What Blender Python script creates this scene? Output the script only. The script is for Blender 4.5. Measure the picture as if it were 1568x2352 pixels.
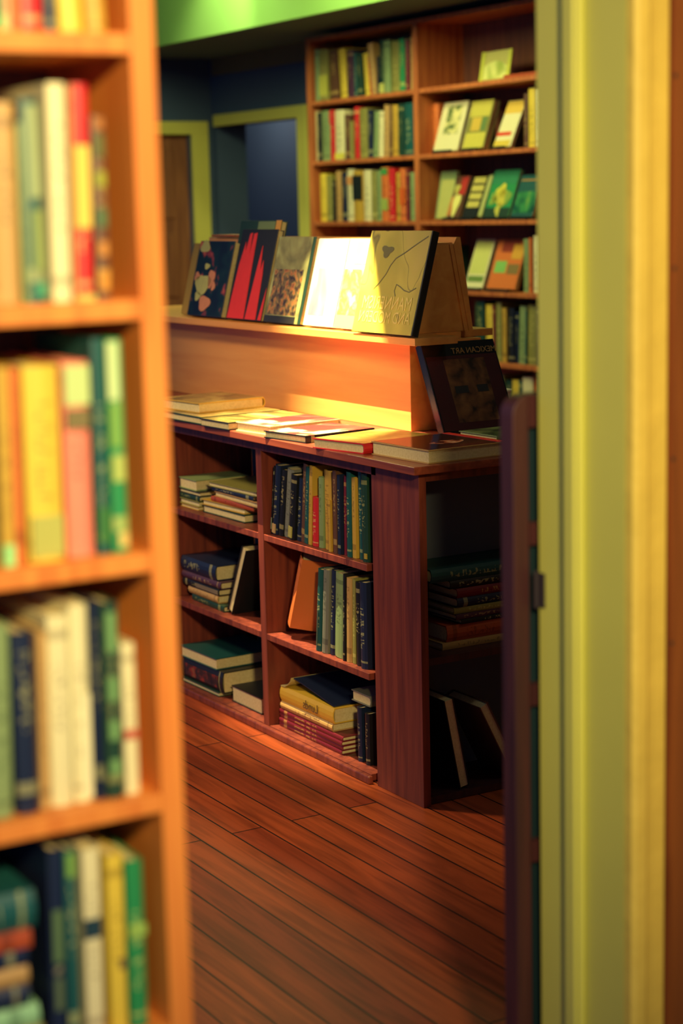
import bpy, math, random
from mathutils import Matrix, Vector

# ------------------------------------------------------------------ scene, camera, light
scene = bpy.context.scene
for o in list(bpy.data.objects):
    bpy.data.objects.remove(o)
COL = scene.collection

cam_data = bpy.data.cameras.new('camera')
cam = bpy.data.objects.new('camera', cam_data)
COL.objects.link(cam)
F_ = Vector((0.50084947, 0.84954285, -0.16561025))
R_ = Vector((0.8591888, -0.51111847, -0.02350569))
U_ = R_.cross(F_)
m = Matrix.Identity(4)
for i in range(3):
    m[i][0], m[i][1], m[i][2] = R_[i], U_[i], -F_[i]
m.translation = Vector((0, 0, 1.5))
cam.matrix_world = m
cam_data.sensor_fit = 'VERTICAL'
cam_data.sensor_height = 36.0
cam_data.sensor_width = 24.0
cam_data.lens = 4181.0 / 2352.0 * 36.0
cam_data.clip_start = 0.05
cam_data.dof.use_dof = True
cam_data.dof.focus_distance = 4.6
cam_data.dof.aperture_fstop = 2.6
scene.camera = cam

scene.view_settings.view_transform = 'Standard'
scene.view_settings.look = 'None'
scene.view_settings.gamma = 1.0
scene.view_settings.use_curve_mapping = False
scene.view_settings.exposure = 0.0

world = bpy.data.worlds.new('blue_fill')  # blue ambient fill, added to lift the dark areas
scene.world = world
world.use_nodes = True
bg = world.node_tree.nodes['Background']
bg.inputs[0].default_value = (0.08, 0.21, 0.56, 1)
bg.inputs[1].default_value = 0.55


def lamp(name, kind, loc, energy, color, target=None, size=0.3, size_y=None, spot=None, blend=0.3, label=None):
    d = bpy.data.lights.new(name, kind)
    d.energy = energy
    d.color = color
    o = bpy.data.objects.new(name, d)
    o.location = loc
    if kind == 'AREA':
        d.size = size
        if size_y:
            d.shape = 'RECTANGLE'
            d.size_y = size_y
    elif kind == 'SPOT':
        d.shadow_soft_size = size
        d.spot_size = math.radians(spot)
        d.spot_blend = blend
    else:
        d.shadow_soft_size = size
    if target is not None:
        o.rotation_euler = (Vector(target) - Vector(loc)).to_track_quat('-Z', 'Y').to_euler()
    COL.objects.link(o)
    return o


WARM = (1.0, 0.74, 0.36)
GRN = (0.95, 1.0, 0.38)
# room behind the camera: warm ceiling lamp
lamp('near_room_lamp', 'SPOT', (0.3, -0.4, 2.25), 480, (1.0, 0.76, 0.33), (1.0, 1.9, 1.45), 0.12, None, 56, 1.0)
# shop lights of the far room
lamp('far_room_lamp', 'AREA', (3.45, 6.9, 2.93), 56, (1.0, 0.97, 0.42), (4.8, 7.1, 1.4), 0.3, 1.0)
lamp('floor_lamp_light', 'SPOT', (0.7, 5.9, 2.75), 265, (1.0, 0.70, 0.34), (2.3, 4.55, 0.45), 0.2, None, 62, 1.0)
lamp('end_wall_lamp', 'AREA', (3.9, 8.1, 2.7), 6, (0.95, 1.0, 0.45), (4.9, 10.0, 1.3), 0.3, 0.3)
# track spot over the display
lamp('display_spot', 'SPOT', (2.05, 4.6, 2.8), 1500, (1.0, 0.80, 0.40), (2.63, 4.44, 1.05), 0.0015, None, 32, 0.9)
lamp('back_room_fill', 'POINT', (5.9, 11.5, 2.3), 14, (1.0, 0.8, 0.6), None, 0.1)  # added fill that brightens the interior behind the dark side doorway
lamp('counter_end_fill', 'POINT', (3.1, 2.75, 2.7), 9, (1.0, 0.82, 0.68), None, 0.12)  # added fill for the counter end shelves and riser end
# wash of light over the green soffit
lamp('soffit_wash', 'SPOT', (3.95, 8.2, 3.05), 60, (1.0, 0.95, 0.5), (4.4, 8.55, 2.4), 0.05, None, 58, 0.8)
lamp('soffit_glow', 'POINT', (3.55, 6.6, 2.78), 8, (1.0, 0.92, 0.5), None, 0.15)

# ------------------------------------------------------------------ materials
def lin(c):
    return tuple(((v / 255.0 + 0.055) / 1.055) ** 2.4 if v > 10 else v / 3294.6 for v in c) + (1,)


def new_mat(name):
    mt = bpy.data.materials.new(name)
    mt.use_nodes = True
    nt = mt.node_tree
    return mt, nt, nt.nodes['Principled BSDF']


def mat_plain(name, rgb, rough=0.6, vary=0.12, scale=6.0, bump=0.0):
    mt, nt, b = new_mat(name)
    tc = nt.nodes.new('ShaderNodeTexCoord')
    nz = nt.nodes.new('ShaderNodeTexNoise')
    nz.inputs['Scale'].default_value = scale
    nz.inputs['Detail'].default_value = 5
    nt.links.new(tc.outputs['Object'], nz.inputs['Vector'])
    mx = nt.nodes.new('ShaderNodeMix')
    mx.data_type = 'RGBA'
    c = lin(rgb)
    mx.inputs[6].default_value = tuple(v * (1 - vary) for v in c[:3]) + (1,)
    mx.inputs[7].default_value = tuple(min(1, v * (1 + vary)) for v in c[:3]) + (1,)
    nt.links.new(nz.outputs['Fac'], mx.inputs[0])
    nt.links.new(mx.outputs[2], b.inputs['Base Color'])
    b.inputs['Roughness'].default_value = rough
    if bump:
        bp = nt.nodes.new('ShaderNodeBump')
        bp.inputs['Strength'].default_value = bump
        bp.inputs['Distance'].default_value = 0.01
        nt.links.new(nz.outputs['Fac'], bp.inputs['Height'])
        nt.links.new(bp.outputs[0], b.inputs['Normal'])
    return mt


def mat_wood(name, c1, c2, axis=2, rough=0.45, scale=1.0):
    mt, nt, b = new_mat(name)
    tc = nt.nodes.new('ShaderNodeTexCoord')
    mp = nt.nodes.new('ShaderNodeMapping')
    s = [26 * scale] * 3
    s[axis] = 1.6 * scale
    mp.inputs['Scale'].default_value = s
    nt.links.new(tc.outputs['Object'], mp.inputs['Vector'])
    nz = nt.nodes.new('ShaderNodeTexNoise')
    nz.inputs['Scale'].default_value = 1.6
    nz.inputs['Detail'].default_value = 8
    nz.inputs['Distortion'].default_value = 0.7
    nt.links.new(mp.outputs[0], nz.inputs['Vector'])
    cr = nt.nodes.new('ShaderNodeValToRGB')
    cr.color_ramp.elements[0].position = 0.32
    cr.color_ramp.elements[0].color = lin(c2)
    cr.color_ramp.elements[1].position = 0.62
    cr.color_ramp.elements[1].color = lin(c1)
    nt.links.new(nz.outputs['Fac'], cr.inputs[0])
    nt.links.new(cr.outputs[0], b.inputs['Base Color'])
    b.inputs['Roughness'].default_value = rough
    return mt


def mat_floor():
    mt, nt, b = new_mat('floor_boards')
    tc = nt.nodes.new('ShaderNodeTexCoord')
    mp = nt.nodes.new('ShaderNodeMapping')
    mp.inputs['Rotation'].default_value = (0, 0, math.radians(90))
    nt.links.new(tc.outputs['Object'], mp.inputs['Vector'])
    br = nt.nodes.new('ShaderNodeTexBrick')
    br.offset = 0.37
    br.inputs['Color1'].default_value = lin((205, 100, 48))
    br.inputs['Color2'].default_value = lin((168, 70, 40))
    br.inputs['Mortar'].default_value = lin((38, 18, 16))
    br.inputs['Scale'].default_value = 1.0
    br.inputs['Mortar Size'].default_value = 0.0028
    br.inputs['Mortar Smooth'].default_value = 0.3
    br.inputs['Bias'].default_value = 0.0
    br.inputs['Brick Width'].default_value = 1.9
    br.inputs['Row Height'].default_value = 0.083
    nt.links.new(mp.outputs[0], br.inputs['Vector'])
    m2 = nt.nodes.new('ShaderNodeMapping')
    m2.inputs['Scale'].default_value = (24, 1.6, 1)
    nt.links.new(tc.outputs['Object'], m2.inputs['Vector'])
    nz = nt.nodes.new('ShaderNodeTexNoise')
    nz.inputs['Scale'].default_value = 1.5
    nz.inputs['Detail'].default_value = 9
    nz.inputs['Distortion'].default_value = 1.2
    nt.links.new(m2.outputs[0], nz.inputs['Vector'])
    cr = nt.nodes.new('ShaderNodeValToRGB')
    cr.color_ramp.elements[0].position = 0.3
    cr.color_ramp.elements[0].color = (0.5, 0.46, 0.46, 1)
    cr.color_ramp.elements[1].position = 0.62
    cr.color_ramp.elements[1].color = (1.0, 1.0, 1.0, 1)
    nt.links.new(nz.outputs['Fac'], cr.inputs[0])
    # worn / stained patches
    n3 = nt.nodes.new('ShaderNodeTexNoise')
    n3.inputs['Scale'].default_value = 1.3
    n3.inputs['Detail'].default_value = 3
    nt.links.new(tc.outputs['Object'], n3.inputs['Vector'])
    cr3 = nt.nodes.new('ShaderNodeValToRGB')
    cr3.color_ramp.elements[0].position = 0.35
    cr3.color_ramp.elements[0].color = (0.62, 0.6, 0.62, 1)
    cr3.color_ramp.elements[1].position = 0.65
    cr3.color_ramp.elements[1].color = (1.1, 1.05, 1.0, 1)
    nt.links.new(n3.outputs['Fac'], cr3.inputs[0])
    prev = br.outputs['Color']
    for s in (cr.outputs[0], cr3.outputs[0]):
        mx = nt.nodes.new('ShaderNodeMix')
        mx.data_type = 'RGBA'
        mx.blend_type = 'MULTIPLY'
        mx.inputs[0].default_value = 1.0
        nt.links.new(prev, mx.inputs[6])
        nt.links.new(s, mx.inputs[7])
        prev = mx.outputs[2]
    nt.links.new(prev, b.inputs['Base Color'])
    b.inputs['Roughness'].default_value = 0.42
    bp = nt.nodes.new('ShaderNodeBump')
    bp.inputs['Strength'].default_value = 0.25
    bp.inputs['Distance'].default_value = 0.004
    nt.links.new(br.outputs['Fac'], bp.inputs['Height'])
    bp.invert = True
    nt.links.new(bp.outputs[0], b.inputs['Normal'])
    return mt


PAL = {
    'cream': (226, 220, 172), 'yellow': (222, 196, 70), 'olive': (138, 136, 70), 'sage': (132, 156, 104),
    'green': (40, 140, 84), 'teal': (26, 84, 84), 'darkgreen': (28, 62, 48), 'navy': (22, 36, 66),
    'black': (20, 24, 30), 'brown': (96, 64, 46), 'tan': (190, 152, 92), 'orange': (214, 116, 58),
    'red': (206, 40, 44), 'maroon': (112, 26, 40), 'gold': (196, 158, 60), 'grey': (120, 124, 112),
    'pink': (238, 138, 116), 'purple': (76, 44, 66), 'white': (242, 238, 222), 'mint': (150, 205, 150),
    'rust': (176, 78, 44)}
WORDS = {'cream': 'cream', 'yellow': 'yellow', 'olive': 'olive', 'sage': 'sage green', 'green': 'green', 'teal': 'teal',
         'darkgreen': 'dark green', 'navy': 'navy', 'black': 'black', 'brown': 'brown', 'tan': 'tan', 'orange': 'orange',
         'red': 'red', 'maroon': 'maroon', 'gold': 'golden', 'grey': 'grey', 'pink': 'pink', 'purple': 'purple',
         'white': 'white', 'mint': 'mint green', 'rust': 'rust brown'}
INK = {'cream': (90, 70, 40), 'yellow': (90, 60, 20), 'olive': (210, 200, 120), 'sage': (40, 60, 40), 'green': (220, 220, 120),
       'teal': (200, 205, 130), 'darkgreen': (180, 180, 110), 'navy': (190, 190, 130), 'black': (200, 190, 130),
       'brown': (210, 180, 100), 'tan': (70, 50, 30), 'orange': (90, 30, 20), 'red': (240, 220, 140), 'maroon': (210, 170, 90),
       'gold': (80, 50, 20), 'grey': (40, 44, 44), 'pink': (120, 60, 60), 'purple': (200, 170, 110), 'white': (60, 60, 60),
       'mint': (40, 80, 50), 'rust': (60, 24, 16)}
_mc = {}


def mat_cover(col, style=0):
    """cloth or paper cover: flat colour with printed marks along the spine"""
    k = (col, style)
    if k in _mc:
        return _mc[k]
    mt, nt, b = new_mat('cover_%s_%d' % (col, style))
    base, ink = lin(PAL[col]), lin(INK[col])
    N = nt.nodes.new
    L = nt.links.new
    tc = N('ShaderNodeTexCoord')
    sp = N('ShaderNodeSeparateXYZ')
    L(tc.outputs['UV'], sp.inputs[0])          # u across the spine, v along it; zero elsewhere

    def mth(op, a, bb=None, c=None):
        n = N('ShaderNodeMath')
        n.operation = op
        for i, q in enumerate((a, bb, c)):
            if q is None:
                continue
            if isinstance(q, (int, float)):
                n.inputs[i].default_value = q
            else:
                L(q, n.inputs[i])
        return n.outputs[0]
    u, v = sp.outputs[0], sp.outputs[1]
    cb = N('ShaderNodeCombineXYZ')
    L(mth('MULTIPLY', u, (2.2, 3.5, 1.2, 2.8)[style % 4]), cb.inputs[0])
    L(mth('MULTIPLY', v, (34, 26, 46, 30)[style % 4]), cb.inputs[1])
    cb.inputs[2].default_value = style * 3.7
    nz = N('ShaderNodeTexNoise')
    nz.inputs['Scale'].default_value = 1.0
    nz.inputs['Detail'].default_value = 1.0
    L(cb.outputs[0], nz.inputs['Vector'])
    mark = mth('GREATER_THAN', nz.outputs['Fac'], 0.54)
    mu = mth('LESS_THAN', mth('ABSOLUTE', mth('SUBTRACT', u, 0.5)), 0.24)
    lo, hi = [(0.3, 0.82), (0.45, 0.9), (0.2, 0.7), (0.38, 0.75)][style % 4]
    mv = mth('MULTIPLY', mth('GREATER_THAN', v, lo), mth('LESS_THAN', v, hi))
    msk = mth('MULTIPLY', mth('MULTIPLY', mark, mu), mv)
    # publisher bands near foot and head
    pos = [0.10, 0.14, 0.08, 0.9][style % 4]
    band = mth('LESS_THAN', mth('ABSOLUTE', mth('SUBTRACT', v, pos)), [0.02, 0.035, 0.012, 0.025][style % 4])
    band = mth('MULTIPLY', band, mth('GREATER_THAN', v, 0.01))
    msk = mth('MAXIMUM', msk, band)
    mx = N('ShaderNodeMix')
    mx.data_type = 'RGBA'
    mx.inputs[6].default_value = base
    mx.inputs[7].default_value = tuple(0.42 * ink[i] + 0.58 * base[i] for i in range(3)) + (1,)
    L(msk, mx.inputs[0])
    L(mx.outputs[2], b.inputs['Base Color'])
    b.inputs['Roughness'].default_value = 0.42
    _mc[k] = mt
    return mt


def mat_pages():
    mt, nt, b = new_mat('page_block')
    tc = nt.nodes.new('ShaderNodeTexCoord')
    nz = nt.nodes.new('ShaderNodeTexNoise')
    nz.inputs['Scale'].default_value = 160
    nt.links.new(tc.outputs['Object'], nz.inputs['Vector'])
    mx = nt.nodes.new('ShaderNodeMix')
    mx.data_type = 'RGBA'
    mx.inputs[6].default_value = lin((196, 178, 122))
    mx.inputs[7].default_value = lin((232, 218, 168))
    nt.links.new(nz.outputs['Fac'], mx.inputs[0])
    nt.links.new(mx.outputs[2], b.inputs['Base Color'])
    b.inputs['Roughness'].default_value = 0.85
    return mt


def mat_art(name, stops, scale=7.0, detail=4.0, distort=0.6, rough=0.3, seed=0.0, aniso=(1, 1, 1)):
    """printed picture: bands of colour over noise"""
    mt, nt, b = new_mat(name)
    tc = nt.nodes.new('ShaderNodeTexCoord')
    mp = nt.nodes.new('ShaderNodeMapping')
    mp.inputs['Location'].default_value = (seed, seed * 0.7, seed * 1.3)
    mp.inputs['Scale'].default_value = aniso
    nt.links.new(tc.outputs['Object'], mp.inputs['Vector'])
    nz = nt.nodes.new('ShaderNodeTexNoise')
    nz.inputs['Scale'].default_value = scale
    nz.inputs['Detail'].default_value = detail
    nz.inputs['Distortion'].default_value = distort
    nt.links.new(mp.outputs[0], nz.inputs['Vector'])
    cr = nt.nodes.new('ShaderNodeValToRGB')
    els = cr.color_ramp.elements
    els[0].position, els[0].color = stops[0][0], lin(stops[0][1])
    els[1].position, els[1].color = stops[-1][0], lin(stops[-1][1])
    for p, c in stops[1:-1]:
        e = els.new(p)
        e.color = lin(c)
    nt.links.new(nz.outputs['Fac'], cr.inputs[0])
    nt.links.new(cr.outputs[0], b.inputs['Base Color'])
    b.inputs['Roughness'].default_value = rough
    return mt


PAGES = mat_pages()
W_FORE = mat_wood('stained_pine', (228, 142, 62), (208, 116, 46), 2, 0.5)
W_BACKC = mat_wood('stained_pine_back', (196, 116, 62), (160, 84, 48), 2, 0.5)
W_RED = mat_wood('reddish_oak', (136, 64, 48), (96, 42, 38), 2, 0.38)
W_REDH = mat_wood('reddish_oak_lengthwise', (160, 78, 54), (118, 54, 42), 1, 0.35)
W_BOX = mat_wood('maple_veneer', (232, 166, 92), (220, 148, 78), 1, 0.36, 0.6)
W_DARK = mat_wood('dark_walnut', (74, 38, 40), (50, 26, 32), 2, 0.45)
W_DOOR = mat_wood('fir_door', (150, 98, 62), (118, 72, 50), 2, 0.5)
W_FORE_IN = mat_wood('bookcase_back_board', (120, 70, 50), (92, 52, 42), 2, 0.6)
PAINT = mat_plain('cream_trim_paint', (208, 208, 100), 0.5, 0.05, 9)
PAINT2 = mat_plain('cream_trim_paint_rough', (226, 200, 88), 0.6, 0.13, 14, 0.5)
NAVY = mat_plain('dark_blue_wall_paint', (62, 84, 112), 0.8, 0.1, 3)
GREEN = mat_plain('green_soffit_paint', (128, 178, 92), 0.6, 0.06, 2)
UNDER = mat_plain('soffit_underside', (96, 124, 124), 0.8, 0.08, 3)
HAZE_LIFT = mat_plain('haze_lifted_back_board', (96, 104, 120), 0.7, 0.1, 5)  # blue-grey colour stands in for the bluish haze in the shaded recesses
BRASS = mat_plain('brass', (220, 190, 110), 0.3, 0.05, 20)
BRASS.node_tree.nodes['Principled BSDF'].inputs['Metallic'].default_value = 0.9
STEEL = mat_plain('dark_hinge_metal', (52, 44, 50), 0.5, 0.1, 20)
BLACKP = mat_plain('black_plastic', (22, 24, 28), 0.4, 0.1, 20)
FLOOR = mat_floor()

# ------------------------------------------------------------------ mesh helpers
def mesh_obj(name, verts, faces, mat, parent=None, uvs=None):
    me = bpy.data.meshes.new(name)
    me.from_pydata(verts, [], faces)
    if uvs:
        ul = me.uv_layers.new(name='UVMap')
        for p in me.polygons:
            for li in p.loop_indices:
                ul.data[li].uv = uvs[p.index][li - p.loop_start] if uvs[p.index] else (0.0, 0.0)
    me.materials.append(mat)
    o = bpy.data.objects.new(name, me)
    COL.objects.link(o)
    if parent:
        o.parent = parent
    return o


BF = [(0, 3, 2, 1), (4, 5, 6, 7), (0, 1, 5, 4), (1, 2, 6, 5), (2, 3, 7, 6), (3, 0, 4, 7)]


def cbox(x0, x1, y0, y1, z0, z1):
    return [(x0, y0, z0), (x1, y0, z0), (x1, y1, z0), (x0, y1, z0), (x0, y0, z1), (x1, y0, z1), (x1, y1, z1), (x0, y1, z1)]


def boxes(name, bl, mat, parent=None, bevel=0.0):
    v, f = [], []
    for b in bl:
        n = len(v)
        v += cbox(*b)
        f += [tuple(i + n for i in q) for q in BF]
    o = mesh_obj(name, v, f, mat, parent)
    if bevel:
        md = o.modifiers.new('bevel', 'BEVEL')
        md.width = bevel
        md.segments = 2
        md.limit_method = 'ANGLE'
    return o


def prism(name, prof, axis, a, b, mat, parent=None, bevel=0.0):
    """polygon prof extruded along axis from a to b"""
    n = len(prof)

    def P(p, t):
        if axis == 0:
            return (t, p[0], p[1])
        if axis == 1:
            return (p[0], t, p[1])
        return (p[0], p[1], t)
    v = [P(p, a) for p in prof] + [P(p, b) for p in prof]
    f = [tuple(range(n)), tuple(range(2 * n - 1, n - 1, -1))]
    f += [(i, i + n, (i + 1) % n + n, (i + 1) % n) for i in range(n)]
    o = mesh_obj(name, v, f, mat, parent)
    if bevel:
        md = o.modifiers.new('bevel', 'BEVEL')
        md.width = bevel
        md.segments = 2
        md.limit_method = 'ANGLE'
    return o


def tube(name, loc, r0, r1, h, mat, parent=None, seg=24, axis=2):
    v, f = [], []
    for j, (r, z) in enumerate(((r0, 0), (r1, h))):
        for i in range(seg):
            a = 2 * math.pi * i / seg
            p = (r * math.cos(a), r * math.sin(a), z)
            if axis == 0:
                p = (p[2], p[0], p[1])
            if axis == 1:
                p = (p[0], p[2], p[1])
            v.append((loc[0] + p[0], loc[1] + p[1], loc[2] + p[2]))
    f = [(i, (i + 1) % seg, (i + 1) % seg + seg, i + seg) for i in range(seg)]
    f += [tuple(range(seg)), tuple(range(2 * seg - 1, seg - 1, -1))]
    return mesh_obj(name, v, f, mat, parent)


def tag(o, label=None, cat=None, group=None, kind=None):
    if label:
        o['label'] = label
    if cat:
        o['category'] = cat
    if group:
        o['group'] = group
    if kind:
        o['kind'] = kind
    return o


def thing(name, loc, label, cat, group=None, rot=(0, 0, 0)):
    o = bpy.data.objects.new(name, None)
    o.empty_display_size = 0.05
    o.location = loc
    o.rotation_euler = rot
    COL.objects.link(o)
    return tag(o, label, cat, group)


USED = set()


def uniq(lb):
    if lb in USED:
        print('DUP LABEL', lb)
    USED.add(lb)
    if not 4 <= len(lb.split()) <= 16:
        print('LABEL LENGTH', len(lb.split()), lb)
    return lb


AX = {'S': ((1, 0, 0), (0, 1, 0), (0, 0, 1)),        # upright, spine to -y
      'E': ((0, -1, 0), (1, 0, 0), (0, 0, 1)),       # upright, spine to -x
      'L': ((0, 0, 1), (1, 0, 0), (0, 1, 0)),        # lying, spine to -x
      'P': ((0, 0, 1), (-1, 0, 0), (0, -1, 0)),      # lying, fore edge to -x
      'F': ((0, 1, 0), (-1, 0, 0), (0, 0, 1)),       # upright, fore edge to -x
      'H': ((0, 0, 1), (0, 1, 0), (-1, 0, 0)),       # lying, spine to -y, head to -x
      'T': ((0, 0, 1), (0, -1, 0), (1, 0, 0)),       # lying, spine to +y
      'R': ((0, 0, 1), (-1, 0, 0), (0, -1, 0))}
_bk = [0]


def book(loc, size, ax, col, label, group=None, rot=(0, 0, 0), style=None, soft=False, name='book', spine_col=None):
    """size = (thickness, depth, height) of the book itself; loc = base point under its centre"""
    t, d, h = size
    _bk[0] += 1
    if style is None:
        style = (_bk[0] * 7) % 4
    root = thing(name, loc, uniq(label), 'book', group, rot)
    X, Y, Z = (Vector(a) for a in AX[ax])
    ext = [abs(X[i]) * t + abs(Y[i]) * d + abs(Z[i]) * h for i in range(3)]
    off = Vector((0, 0, ext[2] / 2))

    def T(p):
        q = X * p[0] + Y * p[1] + Z * p[2] + off
        return (q.x, q.y, q.z)
    bt = min(0.0028, t * 0.16) if not soft else min(0.0012, t * 0.12)
    ins = 0.0035 if not soft else 0.0008
    # cover: C-shaped section, rounded spine
    k = 0.006 if t > 0.02 and not soft else 0.0015
    k = min(k, t * 0.2)
    pts = [(-t / 2, d / 2), (-t / 2, -d / 2 + k), (-t / 4, -d / 2 + k * 0.25), (0, -d / 2), (t / 4, -d / 2 + k * 0.25), (t / 2, -d / 2 + k), (t / 2, d / 2)]
    inn = [(-t / 2 + bt, d / 2), (-t / 2 + bt, -d / 2 + k + bt), (-t / 4, -d / 2 + k * 0.25 + bt), (0, -d / 2 + bt), (t / 4, -d / 2 + k * 0.25 + bt), (t / 2 - bt, -d / 2 + k + bt), (t / 2 - bt, d / 2)]
    n = len(pts)
    v = []
    for z in (-h / 2, h / 2):
        v += [T((p[0], p[1], z)) for p in pts] + [T((p[0], p[1], z)) for p in inn]
    f, uv = [], []
    us = [0, 0, 0.25, 0.5, 0.75, 1, 1]
    for i in range(n - 1):
        f.append((i, i + 1, i + 1 + 2 * n, i + 2 * n))
        uv.append([(us[i], 0.001), (us[i + 1], 0.001), (us[i + 1], 1), (us[i], 1)] if 0 < i < n - 2 else None)
        f.append((i + n + 1, i + n, i + 3 * n, i + 1 + 3 * n))
        uv.append(None)
        f.append((i + 1, i, i + n, i + n + 1))
        uv.append(None)
        f.append((i + 2 * n, i + 1 + 2 * n, i + 1 + 3 * n, i + 3 * n))
        uv.append(None)
    for i in (0, n - 1):
        q = (i, i + 2 * n, i + 3 * n, i + n)
        f.append(q if i == 0 else q[::-1])
        uv.append(None)
    mesh_obj('cover', v, f, mat_cover(spine_col or col, style), root, uv)
    px = t / 2 - bt - 0.0001
    pv = [T(p) for p in cbox(-px, px, -d / 2 + k + bt, d / 2 - ins, -h / 2 + ins, h / 2 - ins)]
    mesh_obj('pages', pv, BF, PAGES, root)
    return root


def text_mesh(name, body, size, mat, parent, mat4, mirror=True, depth=0.0006):
    cu = bpy.data.curves.new(name, 'FONT')
    cu.body = body
    cu.size = size
    cu.extrude = depth / 2
    cu.align_x = 'CENTER'
    cu.align_y = 'CENTER'
    tmp = bpy.data.objects.new('tmp', cu)
    COL.objects.link(tmp)
    dg = bpy.context.evaluated_depsgraph_get()
    me = bpy.data.meshes.new_from_object(tmp.evaluated_get(dg))
    bpy.data.objects.remove(tmp)
    if mirror:
        me.transform(Matrix.Scale(-1, 4, (1, 0, 0)))
        me.flip_normals()
    me.transform(mat4)
    me.materials.clear()
    me.materials.append(mat)
    o = bpy.data.objects.new(name, me)
    COL.objects.link(o)
    o.parent = parent
    return o


def face_book(loc, w, t, h, lean, yaw, col, label, art=(), group=None, name='display_book', cover_mat=None, spine_right=False):
    """book standing with its front cover facing local -Y, leaning back by lean (radians); loc = middle of its front bottom edge.
    art: list of (u0, v0, u1, v1, material, part name), u left to right, v bottom to top"""
    rot = Matrix.Rotation(yaw, 3, 'Z') @ Matrix.Rotation(-lean, 3, 'X')
    root = thing(name, (loc[0], loc[1], loc[2] + t * math.sin(lean) + 0.0005), uniq(label), 'book', group, rot.to_euler())
    bt = 0.0028
    cm = cover_mat or mat_cover(col, 0)
    # boards front and back plus a spine at the left edge
    boxes('cover', [(-w / 2, w / 2, 0, bt, 0, h), (-w / 2, w / 2, t - bt, t, 0, h), (w / 2 - bt, w / 2, bt, t - bt, 0, h) if spine_right else (-w / 2, -w / 2 + bt, bt, t - bt, 0, h)], cm, root, 0.0008)
    boxes('pages', [(-w / 2 + 0.004, w / 2 - bt - 0.0002, bt + 0.0002, t - bt - 0.0002, 0.003, h - 0.004) if spine_right else (-w / 2 + bt + 0.0002, w / 2 - 0.004, bt + 0.0002, t - bt - 0.0002, 0.003, h - 0.004)], PAGES, root)
    for i, a in enumerate(art):
        u0, v0, u1, v1, mt, pn = a
        e = 0.0006 + 0.0004 * i
        boxes(pn, [(-w / 2 + u0 * w, -w / 2 + u1 * w, -e, 0.0, v0 * h, v1 * h)], mt, root)
    return root

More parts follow.
